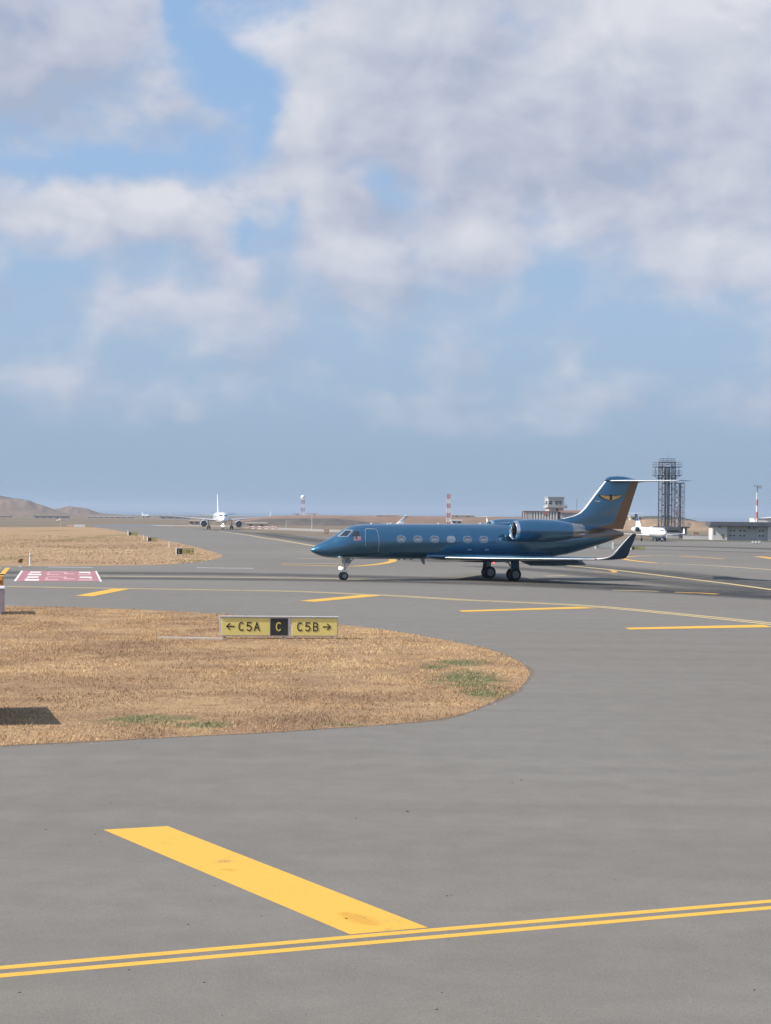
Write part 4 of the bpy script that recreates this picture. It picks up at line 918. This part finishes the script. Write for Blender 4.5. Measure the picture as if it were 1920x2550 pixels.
# ------------------------------------------------------------------ lattice towers and masts
M_TWR = mat('tower_steel', (.125, .14, .17), .5, .4, scale=1.); M_TWR2 = mat('grey_tower_steel', (.2, .215, .24), .5, .4)
M_MR = mat('mast_red', (.42, .16, .14), .55); M_MW = mat('mast_white', (.68, .66, .64), .55)
def lattice(w, z0, z1, bays, r, rb, w1=None):
    mb = MB(); w1 = w if w1 is None else w1; cs = [(-1, -1), (1, -1), (1, 1), (-1, 1)]
    W_ = lambda z: (w + (w1 - w) * (z - z0) / (z1 - z0)) / 2
    for cx, cy in cs: mb.tube((cx * W_(z0), cy * W_(z0), z0), (cx * W_(z1), cy * W_(z1), z1), r, n=6)
    for k in range(bays):
        za, zb = z0 + (z1 - z0) * k / bays, z0 + (z1 - z0) * (k + 1) / bays
        for i in range(4):
            a, b = cs[i], cs[(i + 1) % 4]
            mb.tube((a[0] * W_(za), a[1] * W_(za), za), (b[0] * W_(za), b[1] * W_(za), za), rb, n=5)
            if k % 2: a, b = b, a
            mb.tube((a[0] * W_(za), a[1] * W_(za), za), (b[0] * W_(zb), b[1] * W_(zb), zb), rb, n=5)
    return mb
def railing(w, z, h, r):
    mb = MB(); cs = [(-1, -1), (1, -1), (1, 1), (-1, 1)]
    for zz in (z + h, z + h * .5):
        for i in range(4): a, b = cs[i], cs[(i + 1) % 4]; mb.tube((a[0] * w / 2, a[1] * w / 2, zz), (b[0] * w / 2, b[1] * w / 2, zz), r, n=5)
    for i in range(4):
        a, b = cs[i], cs[(i + 1) % 4]
        for f in (0, .33, .66): mb.tube((w / 2 * (a[0] + (b[0] - a[0]) * f), w / 2 * (a[1] + (b[1] - a[1]) * f), z), (w / 2 * (a[0] + (b[0] - a[0]) * f), w / 2 * (a[1] + (b[1] - a[1]) * f), z + h), r, n=5)
    return mb
TY = 450; b0 = gx(1660, TY); zof = lambda py: at(1660, py, TY).z - b0.z
T = empty('steel_tower', b0, RAD(6), label='tall dark steel lattice tower with two railed platforms near its top', cat='tower')
zt = zof(1151)
lattice(3.3, 0, zt, 14, .14, .055).build('lattice', M_TWR, T)
for dx in (-.42, .42): MB().tube((dx, 0, 0), (dx, 0, zof(1163)), .34, n=14).build('shaft', M_TWR, T, True)
for dx in (-.42, .42):
    fl = MB()
    for k in range(12): fl.lathe([(zof(1310) + k * 1.25, .39), (zof(1310) + k * 1.25 + .12, .39)], (dx, 0, 0), 'z', 12)
    fl.build('flange', M_TWR2, T)
lad = MB()
for q in (1.05, 1.4): lad.tube((q, -1.5, 0), (q, -1.5, zt), .03, n=5)
for k in range(48): lad.tube((1.05, -1.5, k * .36), (1.4, -1.5, k * .36), .02, n=4)
lad.build('ladder', M_TWR2, T)
for py in (1163, 1184):
    z = zof(py); pf = MB()
    for sx, sy, lx_, ly_ in ((0, -2.3, 6.0, 1.4), (0, 2.3, 6.0, 1.4), (-2.3, 0, 1.4, 3.2), (2.3, 0, 1.4, 3.2)): pf.box((sx, sy, z), (lx_, ly_, .16))
    d_ = pf.build('platform', M_TWR, T); railing(5.9, z + .08, 1.1, .04).build('railing', M_TWR2, d_)
br = MB()
for sx in (-1, 1):
    for sy in (-1, 1): br.tube((sx * 2.9, sy * 1.65, zof(1184) - .05), (sx * 1.65, sy * 1.65, zof(1194)), .07, n=6); br.tube((sx * 1.65, sy * 2.9, zof(1184) - .05), (sx * 1.65, sy * 1.65, zof(1194)), .07, n=6)
br.build('bracket', M_TWR, T)
pc = MB()
for sx in (-1, 1):
    for sy in (-1, 1): pc.tube((sx * 2.3, sy * 2.6, zof(1184)), (sx * 2.3, sy * 2.6, zof(1163)), .07, n=6)
pc.build('platform_column', M_TWR, T)
tp = MB().tube((-1.7, -1.7, zt), (1.7, -1.7, zt), .13).tube((-1.7, 1.7, zt), (1.7, 1.7, zt), .13); tp.build('head_frame', M_TWR, T); railing(3.3, zt, .9, .04).build('railing', M_TWR2, T)
MB().tube((.25, 0, zt), (.25, 0, zof(1131)), .03).build('aerial', M_TWR2, T)
b1 = gx(1692, TY); T = empty('steel_tower', b1, RAD(3), label='slimmer steel lattice tower standing right of the tall dark tower', cat='tower')
lattice(2.1, 0, zof(1200), 11, .05, .035).build('lattice', M_TWR2, T)
MB().tube((.1, 0, 0), (.1, 0, zof(1205)), .34, n=14).build('shaft', M_TWR2, T, True)
for i, (y0, y1) in enumerate(((1335, 1290), (1290, 1268), (1268, 1215))): MB().tube((-.62, -.2, zof(y0)), (-.62, -.2, zof(y1)), .16, n=8).build('painted_pipe', (M_MW, M_MR, M_MW)[i], T, True)
MB().box((.1, 0, zof(1203)), (1.6, 1.4, .25)).build('head_plate', M_TWR, T)
T = empty('plant_building', gx(1672, TY - 6), 0, label='low grey building with dark overhanging roof at the foot of the steel towers', cat='building')
MB().box((0, 0, 1.15), (7.2, 3.4, 2.5)).build('wall', mat('grey_render', (.22, .225, .235), .8), T)
MB().box((0, 0, 2.55), (8.2, 4.6, .35)).build('roof', mat('dark_roof', (.055, .06, .07), .7), T, bevel=.03)
for u in (-2.4, 0, 2.4): MB().box((u, -1.72, .95), (1.3, .06, 1.5)).build('door', M_TWR2, T)
for u in (-1.2, 1.2): MB().box((u, -2.1, 1.2), (.25, .25, 2.4)).build('pillar', M_TWR, T)

# red and white lattice mast, radome tower, floodlight mast
def banded(T, w, z1, bays_per, cols, r, rb, w1):
    n = len(cols)
    for i, m in enumerate(cols):
        za, zb = z1 * i / n, z1 * (i + 1) / n; wa, wb = w + (w1 - w) * i / n, w + (w1 - w) * (i + 1) / n
        lattice(wa, za, zb, bays_per, r, rb, wb).build('mast_section', m, T)
MY = 900; b = gx(1117, MY); T = empty('lattice_mast', b, 0, label='red and white banded lattice mast behind the blue jet', cat='mast')
banded(T, 1.7, at(1117, 1230, MY).z - b.z, 3, [M_MR, M_MW, M_MR, M_MW, M_MR, M_MW, M_MR], .16, .1, 1.5)
RY = 1380; b = at(754, 1283, RY); T = empty('radar_tower', b, 0, label='white radar dome on a red and white lattice tower on the far bank', cat='tower')
zt = at(754, 1245, RY).z - b.z
banded(T, 2.6, zt, 2, [M_MW, M_MR, M_MW, M_MR], .17, .11, 2.2); MB().box((0, 0, zt + .15), (3.4, 3.4, .3)).build('platform', M_MW, T)
MB().lathe([(zt + .3 + 1.75 * (1 - math.cos(a)), max(1.75 * math.sin(a), .02)) for a in np.linspace(.35, math.pi, 14)], (0, 0, 0), 'z', 20).build('dome', mat('dome_white', (.82, .82, .80), .45), T, True)
for k, (px0, px1, h) in enumerate(((730, 746, 1.0), (763, 792, 1.2))):
    p = at((px0 + px1) / 2, 1283, RY); T2 = empty('hut', p, 0, label=('small white hut left of the radar tower', 'long low pale hut right of the radar tower')[k], cat='hut')
    w = (px1 - px0) * RY / FPX; MB().box((0, 0, h / 2), (w, 3, h)).build('wall', M_MW, T2); MB().box((0, 0, h + .1), (w + .4, 3.4, .2)).build('roof', M_GREYP, T2); MB().box((w * .2, -1.52, .45), (.8, .05, .9)).build('door', M_TWR2, T2)
FY = 430; b = gx(1885, FY); T = empty('floodlight_mast', b, 0, label='red and white mast with a lamp crossbar above the grey building', cat='mast')
zz = lambda py: at(1885, py, FY).z - b.z
for i, (y0, y1) in enumerate(((1345, 1291), (1291, 1275), (1275, 1259), (1259, 1244), (1244, 1226))): MB().tube((0, 0, zz(y0)), (0, 0, zz(y1)), .30 - .025 * i, .275 - .025 * i, 12).build('mast_section', (M_MW, M_MR, M_MW, M_MR, M_MW)[i], T, True)
MB().tube((0, 0, zz(1226)), (.1, 0, zz(1210)), .11).build('neck', M_TWR2, T)
MB().box((.1, 0, zz(1210)), (2.1, .3, .12)).build('crossbar', M_TWR2, T)
for u in (-.8, -.3, .3, .75): MB().box((u + .1, -.1, zz(1210) - .18), (.34, .3, .22)).build('floodlight', M_GREYP, T)
MB().box((.65, 0, zz(1215)), (.6, .3, .25)).build('obstruction_lamp', M_GREYP, T)
for px, y0, y1, Y, lab in ((777, 1283, 1311, 640, 'thin grey lamp pole above the blue jet nose'), (713, 1296, 1308, 700, 'short thin pole on the grey bank'), (1436, 1242, 1268, 540, 'thin whip mast behind the blue jet fin')):
    b = gx(px, Y); h = at(px, y0, Y).z - b.z; T = empty('lamp_pole', b, 0, label=lab, cat='pole')
    MB().tube((0, 0, 0), (0, 0, h), .09, .06, 8).build('pole', M_MW if px < 1000 else M_TWR2, T, True); MB().box((.2, 0, h), (.5, .2, .12)).build('lamp_head', M_GREYP, T)

# ------------------------------------------------------------------ control tower and striped shed
CY = 520; M_CT = mat('tower_render', (.50, .49, .47), .8, var=.08); M_CT2 = mat('warm_render', (.52, .45, .38), .8, var=.08)
b = gx(1381, CY); k = CY / FPX; cz = lambda py: at(1381, py, CY).z - b.z; cx = lambda px: (px - 1381) * k
T = empty('control_tower', b, RAD(8), label='small pale control tower with dark windows and a balcony', cat='tower')
MB().box((0, 0, (cz(1264)) / 2), (4.3, 4.2, cz(1264))).build('shaft', M_CT2, T)
MB().box((0, 0, cz(1262.5)), (5.4, 5.2, .42)).build('balcony', M_CT, T, bevel=.04)
cab = MB().box((-.1, 0, (cz(1261) + cz(1240)) / 2), (4.6, 4.4, cz(1240) - cz(1261))).build('cab', M_CT, T, bevel=.03)
MB().box((-.1, 0, cz(1238.6)), (5.0, 4.8, .3)).build('roof', mat('cab_roof', (.4, .4, .4), .7), T, bevel=.03)
MB().box((.55, -2.2, cz(1252.5)), (1.9, .1, 1.1)).build('window', M_GLASS, cab); MB().box((.55, -2.22, cz(1252.5)), (.09, .12, 1.1)).build('mullion', M_CT, cab)
MB().box((-1.75, -2.2, cz(1252)), (.75, .1, 1.0)).build('window', M_GLASS, cab); MB().box((-2.41, 0, cz(1252)), (.1, 2.2, 1.0)).build('window', M_GLASS, cab)
MB().box((.2, -2.12, cz(1270)), (.5, .1, .8)).build('door', M_DARK, T)
MB().lathe([(-.2, .5), (.1, .5), (.25, .3)], (2.9, -1.6, cz(1262)), 'y', 14).build('dish', M_MW, T, True); railing(5.2, cz(1261), 1.0, .04).build('railing', M_GREYP, T)
MB().tube((-.8, 0, cz(1238)), (-.8, 0, cz(1231)), .04).build('aerial', M_GREYP, T)
b = gx(1350, CY - 12); T = empty('striped_shed', b, RAD(3), label='long shed front of white upright panels with dark gaps behind the engine', cat='building')
k = (CY - 12) / FPX; zz = lambda py: at(1350, py, CY - 12).z - b.z; ux = lambda px: (px - 1350) * k
MB().box((0, 2.1, zz(1274) / 2), (ux(1396) - ux(1304), 4, zz(1274))).build('wall', mat('shed_dark', (.09, .085, .09), .7), T)
for i, (x0, x1) in enumerate(((1303.5, 1305.5), (1307.5, 1309.3), (1311, 1313), (1314.5, 1326), (1328.5, 1332.6), (1335, 1339.6), (1342, 1346.6), (1349, 1353.6), (1356, 1360.6), (1363, 1367.6), (1370, 1374), (1377, 1381), (1384, 1388.4))):
    MB().box(((ux(x0) + ux(x1)) / 2, -.02, zz(1274.5) / 2), (ux(x1) - ux(x0), .18, zz(1274.5))).build('panel', M_CT if i == 3 else M_MW, T, bevel=.02)
for x0, x1 in ((1305.6, 1307.4), (1309.4, 1310.9), (1313.1, 1314.4)): MB().box(((ux(x0) + ux(x1)) / 2, .0, zz(1274.5) / 2), (ux(x1) - ux(x0) - .02, .1, zz(1274.5))).build('red_strip', M_MR, T)
MB().box((ux(1358), -.2, zz(1277)), (1.2, .12, .95)).build('sign_board', M_MR, T, bevel=.03)
MB().box((0, 2, zz(1273.2)), (ux(1397) - ux(1303), 4.6, .18)).build('roof', mat('shed_roof', (.28, .2, .2), .7), T)
b = gx(1423, CY - 4); T = empty('long_shed', b, RAD(2), label='plain grey shed with red-brown roof between the tower and the fin', cat='building')
MB().box((0, 2, zz(1276) / 2), (6.4, 4, zz(1276))).build('wall', M_CT, T); MB().prism([(-3.6, -.4, zz(1276) + .002), (-3.6, 4.4, zz(1276) + .002), (-3.6, 2, zz(1270))], (7.2, 0, 0)).build('roof', mat('brown_roof', (.22, .13, .11), .7), T); MB().box((-1, -.03, 1.2), (1.2, .08, 2.2)).build('door', M_GREYP, T)

# ------------------------------------------------------------------ grey building at the right
BY = 384; b = gx(1845, BY); k = BY / FPX; zz = lambda py: at(1845, py - (1845 - 1845), BY).z - b.z; ux = lambda px: (px - 1845) * k
T = empty('grey_building', b, RAD(-3), label='low grey building with thick dark flat roof and groups of small square windows', cat='building')
M_GB = mat('grey_wall', (.43, .43, .435), .8, var=.08, scale=.8); M_GB2 = mat('pale_wall', (.60, .58, .55), .8, var=.08, scale=.8)
wl = MB().box((ux(1856), 3.4, zz(1311) / 2), (ux(1914) - ux(1800), 6, zz(1311))).build('wall', M_GB, T)
MB().box((ux(1793), 2.9, zz(1311) / 2), (ux(1811.5) - ux(1775), 6.4, zz(1311))).build('bay', M_GB2, T)
MB().box((ux(1917), 3.0, zz(1309) / 2), (.9, 6.2, zz(1309))).build('end_wall', M_GB2, T)
MB().box((ux(1843), 3.0, (zz(1300) + zz(1310.5)) / 2), (ux(1919) - ux(1769), 8.4, zz(1300) - zz(1310.5))).build('roof', mat('slate_roof', (.095, .105, .125), .75, var=.25, scale=.6), T, bevel=.05)
for px in (1818, 1827, 1842.5, 1852, 1890, 1898.5):
    for py in (1322, 1334): f = MB().box((ux(px) + .2, .38, zz(py)), (.52, .1, .46)).build('window', M_SG, T); MB().box((ux(px) + .2, .33, zz(py)), (.42, .06, .36)).build('pane', M_GLASS, f)
for px in (1867, 1879): f = MB().box((ux(px), .38, zz(1314.5)), (.75, .1, .5)).build('window', M_SG, T); MB().box((ux(px), .33, zz(1314.5)), (.62, .06, .4)).build('pane', M_GLASS, f)
MB().box((ux(1873), .37, zz(1330)), (2.1, .1, zz(1319) - zz(1341))).build('roller_door', mat('door_grey', (.40, .395, .39), .7), T)
MB().box((ux(1801), -.33, zz(1336)), (.35, .12, .8)).build('hatch', mat('rust_hatch', (.25, .14, .07), .8), T); MB().box((ux(1779), -.32, zz(1326)), (.3, .1, 1.)).build('vent', M_TWR2, T)
MB().box((ux(1793), -.33, zz(1312.5)), (.7, .12, .35)).build('lamp', M_TWR2, T)
b = gx(1930, FY + 6); T = empty('white_hall', b, RAD(-2), label='white hall with shallow pitched roof behind the grey building', cat='building')
z2 = lambda py: at(1930, py, FY + 6).z - b.z
MB().box((0, 4, z2(1291) / 2), (9.6, 8, z2(1291))).build('wall', mat('white_wall', (.66, .66, .64), .7), T)
MB().prism([(-2.6, -.5, z2(1291) + .003), (13, -.5, z2(1291) + .003), (6, -.5, z2(1282))], (0, 9, 0)).build('roof', M_MW, T); MB().box((-3, -.05, 1.2), (2., .1, 2.4)).build('door', M_GREYP, T); MB().box((-.1, -.06, z2(1291) - .1), (9.8, .1, .16)).build('eaves_trim', M_TWR2, T)

# ------------------------------------------------------------------ small things near and far
def crate(px0, px1, py0, py1, name, m, label, cat, legs=True, dep=1.):
    p = G((px0 + px1) / 2, py1); w = (px1 - px0) * p.y / FPX; h = (py1 - py0) * p.y / FPX
    T = empty(name, p, 0, label=label, cat=cat)
    MB().box((0, dep / 2, h / 2 + .05), (w, dep, h)).build('body', m, T, bevel=.03); MB().box((0, dep / 2, h + .09), (w + .08, dep + .08, .08)).build('lid', M_CT2, T, bevel=.02)
    MB().box((0, -.012, h * .5), (w * .6, .02, h * .7)).build('door', m, T); MB().box((0, dep / 2, .03), (w * .9, dep * .9, .08)).build('skid', M_DARK, T)
crate(806, 819, 1319, 1329, 'equipment_cabinet', mat('beige_cabinet', (.42, .33, .23), .7), 'beige equipment cabinet beside the far road above the blue jet nose', 'cabinet')
crate(1726, 1740, 1326, 1338, 'equipment_cabinet', mat('brown_cabinet', (.36, .22, .12), .7), 'brown equipment cabinet left of the grey building', 'cabinet')
p = gx(1745, 395); T = empty('low_wall', p, 0, label='low white wall running behind the brown cabinet', cat='wall')
MB().box((0, 0, .45), (7.6, .25, .9)).build('wall_face', M_MW, T); MB().box((0, 0, .93), (7.7, .34, .08)).build('coping', M_CT, T)
for i in range(3):
    p = G(1875 + i * 8, 1354); T = empty('edge_marker', p, 0, label=('left', 'middle', 'right')[i] + ' one of three small white edge markers before the grey building', cat='marker', group='edge markers before the grey building')
    MB().box((0, 0, .24), (.36, .2, .46)).build('board', M_MW, T, bevel=.03); MB().box((0, 0, .03), (.5, .4, .06)).build('foot', M_DARK, T)
p = gx(1641, 352); T = empty('tow_tractor', p, RAD(-70), label='dark blue tow tractor beside the nose of the small white jet', cat='tractor')
MB().prism([(-1.5, -.8, .35), (1.6, -.8, .35), (1.6, -.8, .9), (.5, -.8, 1.05), (-1.5, -.8, 1.0)], (0, 1.6, 0)).build('body', M_NAVY, T, bevel=.05)
MB().prism([(-1.2, -.7, 1.0), (.3, -.7, 1.04), (-.05, -.7, 1.85), (-1.1, -.7, 1.85)], (0, 1.4, 0)).build('cab', M_NAVY, T, bevel=.04)
for s_ in (-.71, .71): MB().prism([(-1.0, s_, 1.15), (.12, s_, 1.15), (-.1, s_, 1.7), (-.95, s_, 1.7)], (0, .02 * (1 if s_ > 0 else -1), 0)).build('cab_window', M_GLASS, T)
MB().prism([(.315, -.6, 1.1), (.315, .6, 1.1), (.03, .6, 1.75), (.03, -.6, 1.75)], (.02, 0, .01)).build('windscreen', M_GLASS, T)
for sx in (-1., 1.05):
    for sy in (-.78, .78): wheel(T, (sx, sy, .38), .38, .24, M_TYRE, M_HUB)
for sy in (-.55, .55): MB().box((1.61, sy, .72), (.05, .22, .14)).build('headlight', M_WPL, T)
# orange and white barriers behind the airliner
M_OB = mat('barrier_orange', (.55, .25, .16), .5)
for i in range(9):
    p = gx(622 + i * 8.2, 640); T = empty('road_barrier', p, RAD(random.uniform(-8, 8)), label=('nearest to the airliner engine, orange', 'second from the airliner engine, white', 'third from the airliner engine, orange', 'fourth from the airliner engine, white', 'middle one of nine, orange', 'fourth from the right end, white', 'third from the right end, orange', 'second from the right end, white', 'farthest right, orange')[i] + ' plastic barrier in the low row', cat='barrier', group='orange and white barriers right of the airliner')
    MB().prism([(-.5, -.25, 0), (-.5, .25, 0), (-.5, .1, .95), (-.5, -.1, .95)], (1., 0, 0)).build('shell', M_OB if i % 2 == 0 else M_MW, T, bevel=.03); MB().box((0, -.2, .55), (.9, .1, .2)).build('stripe', M_MW if i % 2 == 0 else M_OB, T)
def shed(px0, px1, py0, py1, Y, label, wm, rm, pitched=False):
    p = at((px0 + px1) / 2, py1, Y); w = (px1 - px0) * Y / FPX; h = (py1 - py0) * Y / FPX
    T = empty('low_building', p, 0, label=label, cat='building', group='low buildings far off')
    MB().box((0, 4, h / 2 - .8), (w, 8, h + 1.6)).build('wall', wm, T)
    if pitched: MB().prism([(-w / 2 - .3, -.5, h), (-w / 2 - .3, 8.5, h), (-w / 2 - .3, 4, h + 1.6)], (w + .6, 0, 0)).build('roof', rm, T)
    else: MB().box((0, 4, h + .25), (w + .8, 9, .5)).build('roof', rm, T)
    for i in range(max(2, int(w / 5))): MB().box((-w / 2 + (i + .5) * w / max(2, int(w / 5)), -.04, h * .5), (1.4, .1, h * .45)).build('window', M_GLASS, T)
M_FW = mat('far_white', (.60, .58, .55), .7); M_FR = mat('far_roof', (.10, .11, .13), .7); M_FC = mat('far_cream', (.58, .50, .38), .7)
shed(84, 168, 1286.5, 1293, 1500, 'long white building with dark roof below the left hill', M_FW, M_FR)
shed(216, 330, 1287, 1290, 1700, 'very long pale building on the skyline left of the airliner', M_FW, M_FW)
shed(0, 24, 1287, 1291, 1600, 'small pale building at the left border below the hill', M_FC, M_FR)
shed(398, 470, 1288, 1291, 1500, 'low white building right of the hazy distant airliner', M_FW, M_FR)
shed(470, 497, 1298, 1306, 800, 'cream block partly hidden by the airliner left engine', M_FC, M_FC)
shed(612, 664, 1304, 1313, 800, 'cream block partly hidden by the airliner right engine', M_FC, M_FC)
shed(936, 997, 1283.5, 1286, 1200, 'long thin white roof on the bank above the blue jet cabin', M_FW, M_MW)
shed(1124, 1180, 1283.5, 1287, 1200, 'long thin white roof on the bank right of the banded mast', M_FW, M_MW)
shed(1125, 1150, 1297, 1304, 800, 'small white block at the foot of the banded mast', M_FW, M_MW)
shed(1570, 1600, 1287, 1296, 1000, 'small tan block on the field between the blue fin and the light jet', M_FC, M_FC)
shed(1660, 1690, 1318, 1328, 420, 'plain grey block behind the light jet nose', M_CT, M_FR)
# windsock and wind-blown bits beyond the far island
b = gx(152, 620); T = empty('windsock', b, 0, label='pale windsock on a pole beyond the far grass', cat='windsock')
MB().tube((0, 0, 0), (0, 0, 2.6), .05, n=8).build('pole', M_MW, T); MB().loft([[(-.2 - .5 * k, r * math.cos(a), 2.45 - .1 * k + r * math.sin(a)) for a in np.linspace(0, 2 * math.pi, 12, endpoint=False)] for k, r in ((0, .32), (1, .28), (2, .22), (3, .15))], False, False).build('sock', mat('sock_cloth', (.62, .55, .38), .8), T, True)
for x0, x1, m, lab in ((168, 183, M_OB, 'red end of the long low barrier beyond the far grass'), (185, 212, M_MW, 'white length of the long low barrier beyond the far grass')):
    p = gx((x0 + x1) / 2, 640); w = (x1 - x0) * 640 / FPX; T = empty('road_barrier', p, 0, label=lab, cat='barrier'); MB().prism([(-w / 2, -.3, 0), (-w / 2, .3, 0), (-w / 2, .12, .7), (-w / 2, -.12, .7)], (w, 0, 0)).build('shell', m, T); MB().box((0, -.25, .35), (w * .9, .08, .15)).build('stripe', M_MW if m is M_OB else M_GREYP, T)
# loose specks on the near pavement
gm = MB()
for i in range(32):
    px, py = random.uniform(0, 1920), 1880 + 660 * random.random() ** .8; p = G(px, py); r = random.uniform(.005, .015) * (1.8 if random.random() < .1 else 1)
    ph = random.uniform(0, 6); gm.loft([[(p.x + r * f * (1.4 * math.cos(a + ph)), p.y + r * f * math.sin(a + ph) * .9, .004 + h * r) for a in np.linspace(0, 2 * math.pi, 6, endpoint=False)] for f, h in ((1, 0), (.9, .4), (.4, .7))])
gm.build('gravel', mat('dark_grit', (.06, .055, .05), .9, var=.6, scale=.7), label='scattered dark grit on the near taxiway', cat='grit', kind='stuff')

# ------------------------------------------------------------------ haze: pale air round camera and scene
def haze():
    m = bpy.data.materials.new('haze_air'); m.use_nodes = True; N = NT(m.node_tree); N.n.clear()
    v = N.add('ShaderNodeVolumePrincipled'); v.inputs['Color'].default_value = (.70, .81, .96, 1); v.inputs['Density'].default_value = HAZE; v.inputs['Anisotropy'].default_value = .2
    o = N.add('ShaderNodeOutputMaterial'); N.l.new(v.outputs[0], o.inputs['Volume'])
    MB().box((0, 12900, 0), (61000, 27000, 92)).build('haze', m, kind='stuff', label='pale haze in the air over the airfield', cat='haze')
HAZE = 1.0e-4
haze()
